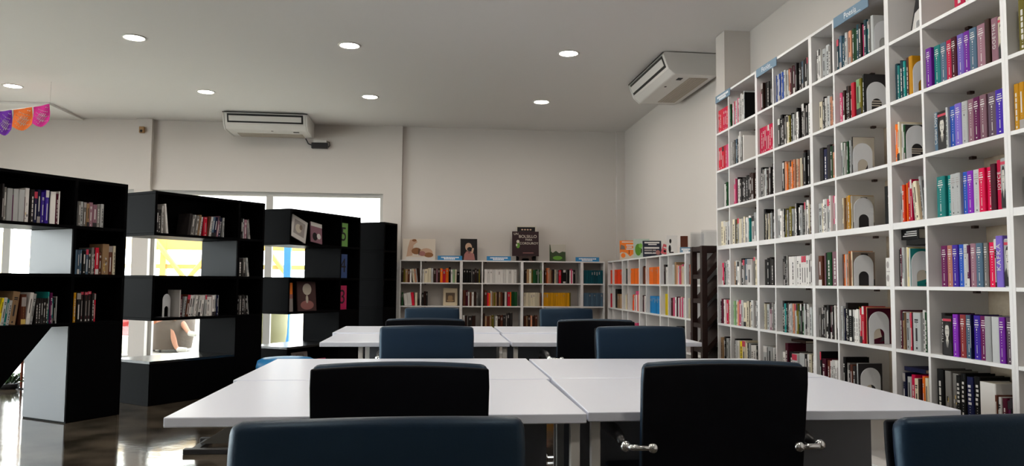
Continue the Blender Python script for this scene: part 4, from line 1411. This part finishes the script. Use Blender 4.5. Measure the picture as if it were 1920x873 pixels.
# ------------------------------------------------------------------ chairs
def pad(w_, t, h, bend=.02, puff=.008, nx=8, nz=8, top_drop=.005):
    """padded slab, w x t x h, back at y=0, front at y=t: bent round the sitter, puffed, with slightly drooping corners."""
    bm = bmesh.new()
    g = {}
    for j, y in enumerate((0, 1)):
        for i in range(nx+1):
            for k in range(nz+1):
                a, c = 2*i/nx-1, k/nz
                e = 1-max(abs(a), abs(2*c-1))**4
                yy = (t*.5+(t*.5+puff*e)*(1 if y else -1)) + bend*a*a*(1 if True else 0)
                x = a*w_/2*(1-.02*(1-c)) * (1 - .012*max(0, c-.9)*10)
                z = h*c - top_drop*a*a*c
                g[j, i, k] = bm.verts.new((x, yy, z))
    for j in (0, 1):
        for i in range(nx):
            for k in range(nz):
                q = [g[j, i, k], g[j, i+1, k], g[j, i+1, k+1], g[j, i, k+1]]
                bm.faces.new(q if j == 0 else q[::-1])
    for i in range(nx):
        bm.faces.new([g[0, i, 0], g[1, i, 0], g[1, i+1, 0], g[0, i+1, 0]])
        bm.faces.new([g[0, i, nz], g[0, i+1, nz], g[1, i+1, nz], g[1, i, nz]])
    for k in range(nz):
        bm.faces.new([g[0, 0, k], g[0, 0, k+1], g[1, 0, k+1], g[1, 0, k]])
        bm.faces.new([g[0, nx, k], g[1, nx, k], g[1, nx, k+1], g[0, nx, k+1]])
    me = bpy.data.meshes.new('pad')
    bm.to_mesh(me)
    bm.free()
    me.polygons.foreach_set('use_smooth', [True]*len(me.polygons))
    return me


def pad_obj(name, me, m, parent, X, bev=.022):
    me.name = name
    me.materials.append(m)
    o = bpy.data.objects.new(name, me)
    COL.objects.link(o)
    o.parent = parent
    o.matrix_local = X
    b = o.modifiers.new('round', 'BEVEL')
    b.width = bev
    b.segments = 4
    b.limit_method = 'ANGLE'
    b.angle_limit = .9
    return o


def arc(c, r, a0, a1, n, f):
    return [f(c[0]+r*math.cos(a0+(a1-a0)*i/n), c[1]+r*math.sin(a0+(a1-a0)*i/n)) for i in range(n+1)]


def make_chair():
    r_ = thing('padded_chair', 'x', 'chair', T(0, 0, 0), 'black padded armchairs around the tables')
    pad_obj('seat', pad(.50, .48, .075, 0, 0), M_LEATHER, r_, T(0, -.20, .42))
    B = T(0, -.245, .475, 0, .13)
    pad_obj('backrest', pad(.51, .042, .445, -.022, .006), M_LEATHER, r_, B @ T(0, .0, 0))
    pad_obj('back_cover', pad(.512, .012, .44, -.022, .002), M_SHELL, r_, B @ T(0, -.014, .0), .010)
    for s in (-1, 1):
        x = s*.30
        lower = [(s*.20, -.21, .018), (x, -.19, .018)] if False else []
        path = [(x, -.22, .018), (x, .17, .018)] + arc((.17, .068), .05, -PI/2, 0, 5, lambda a, b: (x, a, b)) + [(x, .225, .30), (x, .215, .50)] + \
            arc((.135, .575), .08, 0, PI/2, 6, lambda a, b: (x, a, b))
        MB().tube(path, .0125, 10).build('side_frame', M_CHROME, r_, smooth=True)
        top = [(x, .145, .656)] + [(x, .02, .672), (x, -.12, .676), (x-s*.0, -.20, .672), (x, -.262, .662)]
        MB().tube(top, [.013, .022, .022, .018, .013], 12).build('armrest', M_TUBE, r_, smooth=True)
        bk_ = MB().tube([(s*.222, -.326, .662), (s*.285, -.322, .662), (s*.302, -.290, .662)], .009, 12)
        bk_ = bk_.build('back_bracket', M_CHROME, r_, smooth=True)
        for xx, yy in ((.225, -.324), (.302, -.300)):
            MB().lathe([(.0, -.014), (.013, -.010), (.017, 0), (.013, .010), (0, .014)], 16, X=T(s*xx, yy, .662, 0, PI/2)).build('bracket_knob', M_CHROME, bk_, smooth=True)
    MB().tube([(-.30, -.22, .018), (.30, -.22, .018)], .0125, 10).build('rear_runner', M_CHROME, r_, smooth=True)
    MB().tube([(-.30, .10, .395), (.30, .10, .395)], .0125, 10).build('seat_rail', M_TUBE, r_, smooth=True)
    MB().tube([(-.30, -.12, .395), (.30, -.12, .395)], .0125, 10).build('seat_rail', M_TUBE, r_, smooth=True)
    for s in (-1, 1):
        MB().tube([(s*.30, .224, .395), (s*.30, -.13, .395)], .011, 8).build('seat_rail', M_TUBE, r_, smooth=True)
    return r_


CH = make_chair()
first = [True]


def chair(x, yback, facing, rz, label):
    """yback: where the top of the back stands; facing +1 looks away from the camera, -1 towards it."""
    c = CH if first[0] else copy_tree(CH)
    first[0] = False
    off = .30
    c.matrix_world = T(x, yback+off*facing, 0, (0 if facing > 0 else PI)+rz)
    c['label'] = label


chair(-.10, 2.29, 1, .0, 'black chair with its back to us, tucked at the front left table')
chair(.88, 2.32, 1, -.02, 'black chair showing two chrome brackets, tucked at the front right table')
chair(-.05, 4.25, -1, .0, 'black chair facing us across the front left tables')
chair(1.13, 4.25, -1, .0, 'black chair facing us across the front right tables')
chair(-.075, 1.385, -1, .06, 'nearest black chair, cut by the bottom edge, with pale sheen on its top')
chair(1.09, 1.36, -1, .03, 'black chair cut by the bottom right corner of the frame')
chair(-.07, 5.08, 1, .0, 'black chair with its back to us at the rear left tables')
chair(1.035, 5.02, 1, .0, 'black chair with its back to us at the rear right tables')
chair(-.04, 7.30, -1, .0, 'farthest black chair on the left, facing us behind the rear tables')
chair(1.22, 7.28, -1, .0, 'farthest black chair on the right, facing us behind the rear tables')

# ------------------------------------------------------------------ dark slatted rack by the tall bookcase
rk = thing('display_rack', 'dark brown wooden rack of sloping shelves between low and tall white bookcases', 'rack', T(2.375, 6.80, 0))
RH = 1.50
M_RACK = mat('espresso_wood', (.012, .0045, .0035), .5, noise=(14, .6, (.024, .009, .007)), spec=.25)
for y0 in (0.0, .27):
    MB().box(0, y0, 0, .05, y0+.055, RH).build('front_post', M_RACK, rk, bevel=.003)
    MB().box(.05, y0+.01, RH-.055, .235, y0+.045, RH).build('top_rail', M_RACK, rk)
MB().box(.20, .0, 0, .235, .055, RH-.056).build('rear_post', M_RACK, rk, bevel=.003)
MB().box(.005, .055, RH-.045, .045, .27, RH-.005).build('top_rail', M_RACK, rk)
for i in range(6):
    z = 1.235-.222*i
    if z < .05:
        break
    MB().prism([(.052, z-.035), (.052, z+.025), (.232, z+.225), (.232, z+.165)], .012, .313, 'y').build('sloping_shelf', M_RACK, rk)
    MB().box(.008, .055, z-.035, .040, .27, z+.005).build('front_lip', M_RACK, rk)

# ------------------------------------------------------------------ pouf, floor stand, plant with pole
pf = thing('pouf', 'round blue pouf on the floor by the black shelves', 'pouf', T(-1.50, 8.08, 0))
MB().lathe([(0, .012), (.26, .012), (.285, .03), (.295, .10), (.295, .30), (.28, .355), (.24, .375), (.12, .385), (0, .388)], 36).build('cushion', mat('blue_vinyl', (.02, .20, .46), .42), pf, smooth=True)
MB().lathe([(.293, .196), (.299, .2), (.293, .204)], 36).build('piping', mat('blue_piping', (.02, .12, .30), .5), pf, smooth=True)
MB().lathe([(0, 0), (.25, 0), (.25, .0125), (0, .0125)], 24).build('base_disc', M_TUBE, pf)
fs_ = thing('floor_stand', 'low black floor stand with a sloping dark panel, partly behind the front table', 'stand', T(-1.20, 5.42, 0))
MB().box(-.46, -.02, 0, .3, .03, .035).build('base_bar', M_TUBE, fs_, bevel=.004)
MB().box(-.46, .35, 0, .3, .40, .035).build('base_bar', M_TUBE, fs_, bevel=.004)
MB().prism([(-.40, .035), (.28, .035), (.28, .42), (.02, .30)], .16, .19, 'y').build('sloping_panel', mat('dark_olive_panel', (.04, .035, .028), .5), fs_)
MB().box(-.42, .03, 0, -.37, .35, .03).build('cross_bar', M_TUBE, fs_)
pl = thing('potted_plant', 'low tuft of dark green leaves behind the sloping black shelf', 'plant', T(-4.50, 8.75, 0))
MB().lathe([(0, 0), (.11, 0), (.13, .05), (.125, .055), (.10, .05), (0, .045)], 20).build('saucer_pot', M_TUBE, pl, smooth=True)
R = random.Random(5)
lf = MB()
for i in range(90):
    a, rr = R.uniform(0, 2*PI), R.uniform(.02, .2)
    bx_, by_ = rr*.4*math.cos(a), rr*.4*math.sin(a)
    tx, ty, tz = rr*1.25*math.cos(a), rr*1.25*math.sin(a), R.uniform(.04, .13)
    px, py = -math.sin(a)*.018, math.cos(a)*.018
    mx, my, mz = (bx_+tx)/2, (by_+ty)/2, tz+.03
    lf.add([(bx_, by_, .045), (mx+px, my+py, mz), (tx, ty, tz), (mx-px, my-py, mz), (mx, my, mz-.008)], [(0, 1, 4), (0, 4, 3), (1, 2, 4), (4, 2, 3)])
lf.build('foliage', mat('dark_leaf', (.02, .06, .015), .5), pl)
po = thing('pole', 'slim reddish pole standing in the plant tuft on the floor', 'pole', T(-4.33, 8.69, 0))
MB().tube([(0, 0, .01), (0, 0, 1.2)], .012, 10).build('shaft', mat('red_brown_pole', (.25, .06, .03), .5), po, smooth=True)
MB().lathe([(0, 0), (.05, 0), (.05, .008), (.015, .014), (0, .014)], 18).build('foot_disc', M_TUBE, po)

# ------------------------------------------------------------------ outside the windows
tf = thing('timber_frame', 'yellow braced timber frame standing outside the windows', 'frame', T(0, 14.5, -.02))
for i, x in enumerate((-9.6, -7.6, -6.1, -4.9, -3.3, -1.7)):
    MB().box(x-.05, -.05, 0, x+.05, .05, 2.0).build('post', M_TIMBER, tf)
MB().box(-9.8, -.04, 1.72, -1.5, .04, 1.92).build('top_beam', M_TIMBER, tf)
MB().box(-9.8, -.03, 1.38, -1.5, .03, 1.46).build('mid_rail', M_TIMBER, tf)
MB().box(-9.8, -.03, .62, -1.5, .03, .70).build('low_rail', M_TIMBER, tf)
for x, s in ((-9.5, 1), (-7.5, 1), (-5.05, 1), (-3.9, -1), (-3.2, 1)):
    MB().tube([(x, -.07, 1.9), (x+s*.9, -.07, .75)], .045, 6).build('brace', M_TIMBER, tf)
cp = thing('canopy', 'white cloth canopy stretched outside above the windows', 'canopy', T(0, 0, 0))
cn = MB()
n = 10
for i in range(n):
    x0, x1 = -10+i*1.0, -9+i*1.0
    cn.add([(x0, 12.2, 3.0), (x1, 12.2, 3.0), (x1, 17, 2.35), (x0, 17, 2.35), (x0, 14.5, 2.74), (x1, 14.5, 2.74)], [(0, 1, 5, 4), (4, 5, 2, 3)])
cn.build('cloth', canopy_mat(), cp)
for i in range(0, n+1, 2):
    MB().tube([(-10+i, 12.2, 2.97), (-10.4+i, 14.5, 2.71), (-10.8+i, 17, 2.32)], .012, 6).build('rib', M_FRAME, cp)
for x in (-9.9, -5.0, -.1):
    MB().tube([(x, 17, -.02), (x, 17, 2.33)], .03, 8).build('post', M_FRAME, cp)
bp_ = MB().box(-.06, -.06, 0, .06, .06, 2.1).build('blue_post', mat('blue_paint', (.05, .22, .5), .5), bevel=.005)
bp_.matrix_world = T(-2.66, 14.2, -.02)
tag(bp_, 'blue painted post outside, seen through the third black shelf', 'post')
MB().box(-.09, -.09, 0, .09, .09, .02).build('base_plate', M_FRAME, bp_)
wl = MB().box(-14, 0, 0, 4, .2, 1.0).build('garden_wall', mat('cream_render', (.62, .58, .50), .8))
wl.matrix_world = T(0, 20, -.02)
tag(wl, kind='structure')
# folding chair with red back and cream cloth
dk = thing('deck_chair', 'red and cream folding chair outside, seen through the second black shelf', 'chair', T(-4.86, 12.75, -.02, 0))
MB().prism([(-.10, .30), (.10, .30), (.06, .62), (-.10, .62)], 0, .03).build('back_rest', mat('red_canvas', (.62, .03, .03), .6), dk)
MB().prism([(-.13, .02), (.11, .02), (.11, .29), (-.10, .29)], -.02, .0).build('seat_cloth', mat('cream_canvas', (.50, .45, .36), .7), dk)
for s in (-1, 1):
    MB().tube([(s*.12-.01, -.03, 0), (s*.10, .02, .64)], .012, 8).build('leg', M_TIMBER, dk)
    MB().tube([(s*.12, .30, 0), (s*.10, .02, .32)], .012, 8).build('leg', M_TIMBER, dk)


def round_armchair(X, label, m, cushion):
    r = thing('tub_armchair', label, 'armchair', X, 'tub armchairs outside')
    mb = MB()
    n = 18
    vs, fs = [], []
    for i in range(n+1):
        a = PI*.86*(2*i/n-1)-PI/2
        hgt = .42+.26*(math.cos((2*i/n-1)*PI/2))**.8
        for rr, z in ((.36, .05), (.40, .30), (.41, hgt), (.33, hgt), (.31, .30)):
            vs.append((rr*math.cos(a), -rr*math.sin(a)*1.0, z))
    for i in range(n):
        for k in range(4):
            fs.append((i*5+k, (i+1)*5+k, (i+1)*5+k+1, i*5+k+1))
    fs += [(0, 1, 2, 3, 4), tuple(n*5+k for k in (4, 3, 2, 1, 0))]
    mb.add(vs, fs)
    mb.build('shell', m, r, smooth=True)
    MB().lathe([(0, .24), (.29, .24), (.315, .28), (.30, .33), (0, .345)], 24).build('seat_cushion', cushion, r, smooth=True)
    MB().lathe([(0, .06), (.30, .06), (.31, .235), (0, .235)], 24).build('seat_base', m, r, smooth=True)
    for a in (.8, 2.3, 3.9, 5.4):
        MB().tube([(.24*math.cos(a), .24*math.sin(a), 0), (.24*math.cos(a), .24*math.sin(a), .07)], .02, 8).build('leg', M_TUBE, r)
    return r


M_WICK = mat('dark_brown_wicker', (.075, .055, .045), .7, noise=(60, .5, (.12, .09, .07)))
round_armchair(T(-4.42, 13.45, -.02, -.9), 'dark brown tub armchair outside with a person sitting in it', M_WICK, M_WICK)
ac_ = round_armchair(T(-2.86, 13.2, -.02, -1.9), 'olive tub armchair outside holding a patterned cushion', mat('olive_wicker', (.16, .15, .07), .7), M_PLASTIC)
cu = MB().lathe([(0, -.06), (.10, -.05), (.17, 0), (.10, .05), (0, .06)], 20).build('cushion', mat('speckled_cushion', (.50, .50, .45), .8, noise=(30, .2, (.18, .22, .14))), smooth=True)
cu.matrix_world = T(-2.80, 13.22, .53, .2, 1.2)
tag(cu, 'speckled pale cushion resting in the olive tub armchair', 'cushion')

# ------------------------------------------------------------------ seated person outside
M_SKIN = mat('skin', (.56, .27, .18), .55)
M_SHIRT = mat('grey_olive_shirt', (.16, .17, .11), .8)
M_SHORT = mat('rust_shorts', (.40, .14, .06), .8)


def skinned(name, pts, edges, radii, m, parent, root=0, sub=2):
    me = bpy.data.meshes.new(name)
    me.from_pydata(pts, edges, [])
    me.materials.append(m)
    o = bpy.data.objects.new(name, me)
    COL.objects.link(o)
    if parent:
        o.parent = parent
    o.modifiers.new('skin', 'SKIN')
    if not me.skin_vertices:
        bpy.context.view_layer.objects.active = o
    layer = me.skin_vertices[0].data if me.skin_vertices else None
    if layer:
        for i, r in enumerate(radii):
            layer[i].radius = (r, r)
            layer[i].use_root = (i == root)
    s = o.modifiers.new('sub', 'SUBSURF')
    s.levels = s.render_levels = sub
    return o


pr = thing('person', 'seated person outside in rust shorts, legs crossed, partly hidden by a black shelf', 'person', T(-4.58, 13.25, 0))
# local x is the way the person faces
pts = [(0, 0, .42), (-.03, 0, .55), (-.05, 0, .72), (-.06, 0, .84), (-.05, 0, .91), (-.03, 0, 1.00),          # pelvis, waist, chest, shoulders line, neck, head root
       (.02, -.09, .43), (.22, -.12, .46), (.28, -.12, .44), (.33, -.12, .25), (.38, -.12, .08), (.42, -.12, .035), (.52, -.13, .03),     # near leg down to the foot
       (.02, .09, .43), (.24, .06, .52), (.36, .02, .53), (.48, -.06, .42), (.56, -.12, .33), (.60, -.14, .30), (.68, -.18, .27),           # crossed leg
       (-.05, -.18, .82), (-.02, -.24, .66), (.04, -.25, .56), (.16, -.20, .545), (.24, -.16, .545),                                          # near arm
       (-.05, .18, .82), (-.02, .24, .66), (.06, .22, .57), (.18, .12, .59), (.26, .07, .60)]
edg = [(0, 1), (1, 2), (2, 3), (3, 4), (4, 5), (0, 6), (6, 7), (7, 8), (8, 9), (9, 10), (10, 11), (11, 12), (0, 13), (13, 14), (14, 15), (15, 16), (16, 17), (17, 18), (18, 19),
       (3, 20), (20, 21), (21, 22), (22, 23), (23, 24), (3, 25), (25, 26), (26, 27), (27, 28), (28, 29)]
rad = [.115, .11, .125, .10, .055, .055, .085, .075, .062, .052, .038, .038, .03, .085, .075, .062, .05, .038, .038, .03, .058, .046, .04, .034, .026, .058, .046, .04, .034, .026]
body = skinned('body', pts, edg, rad, M_SKIN, pr)
skinned('shirt', [pts[i] for i in (0, 1, 2, 3, 20, 21, 25, 26)], [(0, 1), (1, 2), (2, 3), (3, 4), (4, 5), (3, 6), (6, 7)], [.13, .125, .14, .112, .075, .062, .075, .062], M_SHIRT, pr)
skinned('shorts', [(0, 0, .43), (.02, -.09, .43), (.15, -.11, .45), (.02, .09, .43), (.16, .07, .49)], [(0, 1), (1, 2), (0, 3), (3, 4)], [.128, .105, .095, .105, .095], M_SHORT, pr)
hd = MB()
prof = [(0, -.115), (.045, -.108), (.062, -.08), (.074, -.03), (.082, .03), (.078, .075), (.055, .108), (0, .122)]
hd.lathe(prof, 24)
hd.v = [(x*1.12 + (.012 if x > .05 and -.03 < z < .02 else 0), y*.92, z) for x, y, z in hd.v]
hd = hd.build('head', M_SKIN, pr, T(-.01, 0, 1.085), smooth=True, sub=1)
MB().prism([(.085, -.022), (.112, -.018), (.09, .03)], -.012, .012, 'y').build('nose', M_SKIN, hd, bevel=.006)
for s in (-1, 1):
    MB().lathe([(0, -.010), (.008, -.006), (.010, 0), (.008, .006), (0, .010)], 12, X=T(.078, s*.03, .018)).build('eye', M_DARKMARK, hd, smooth=True)
    MB().lathe([(0, -.03), (.012, -.02), (.016, 0), (.013, .02), (0, .03)], 12, X=T(-.005, s*.076, 0)).build('ear', M_SKIN, hd, smooth=True)
MB().box(.082, -.022, -.052, .090, .022, -.044).build('mouth', mat('lips', (.35, .10, .09), .5), hd, bevel=.003)
hr = MB().lathe([(.088, .0), (.094, .05), (.082, .10), (.05, .13), (0, .138)], 24)
hr.v = [(x*1.1-.012, y, z+(.05 if x > .05 else -.03 if x < -.04 else 0)*max(0, 1-z/.1)) for x, y, z in hr.v]
hr.build('hair', mat('dark_hair', (.02, .013, .01), .6), hd, smooth=True, sub=1)
for wr, hx, side in ((pts[24], (.09, .02, -.02), 1), (pts[29], (.09, -.03, -.01), -1)):
    w0 = Vector(wr)
    palm = w0+Vector(hx)*.55
    P_, E_, Rr = [tuple(w0), tuple(palm)], [(0, 1)], [.026, .030]
    for k in range(4):
        base = palm+Vector((.03, (k-1.5)*.018, -.002))
        ln = (.030, .036, .034, .026)[k]
        i0 = len(P_)
        P_ += [tuple(base), tuple(base+Vector((ln, 0, -.008))), tuple(base+Vector((ln*1.7, 0, -.028)))]
        E_ += [(1, i0), (i0, i0+1), (i0+1, i0+2)]
        Rr += [.010, .0088, .0075]
    i0 = len(P_)
    th = palm+Vector((-.005, side*.03, .0))
    P_ += [tuple(th), tuple(th+Vector((.03, side*.018, -.01)))]
    E_ += [(1, i0), (i0, i0+1)]
    Rr += [.012, .009]
    skinned('hand', P_, E_, Rr, M_SKIN, pr)
for a, b in ((pts[11], pts[12]), (pts[18], pts[19])):
    a, b = Vector(a), Vector(b)
    skinned('shoe', [tuple(a+Vector((-.03, 0, -.0))), tuple((a+b)/2+Vector((.02, 0, -.0))), tuple(b+Vector((.05, 0, 0)))], [(0, 1), (1, 2)], [.045, .044, .034], M_PLASTIC, pr)
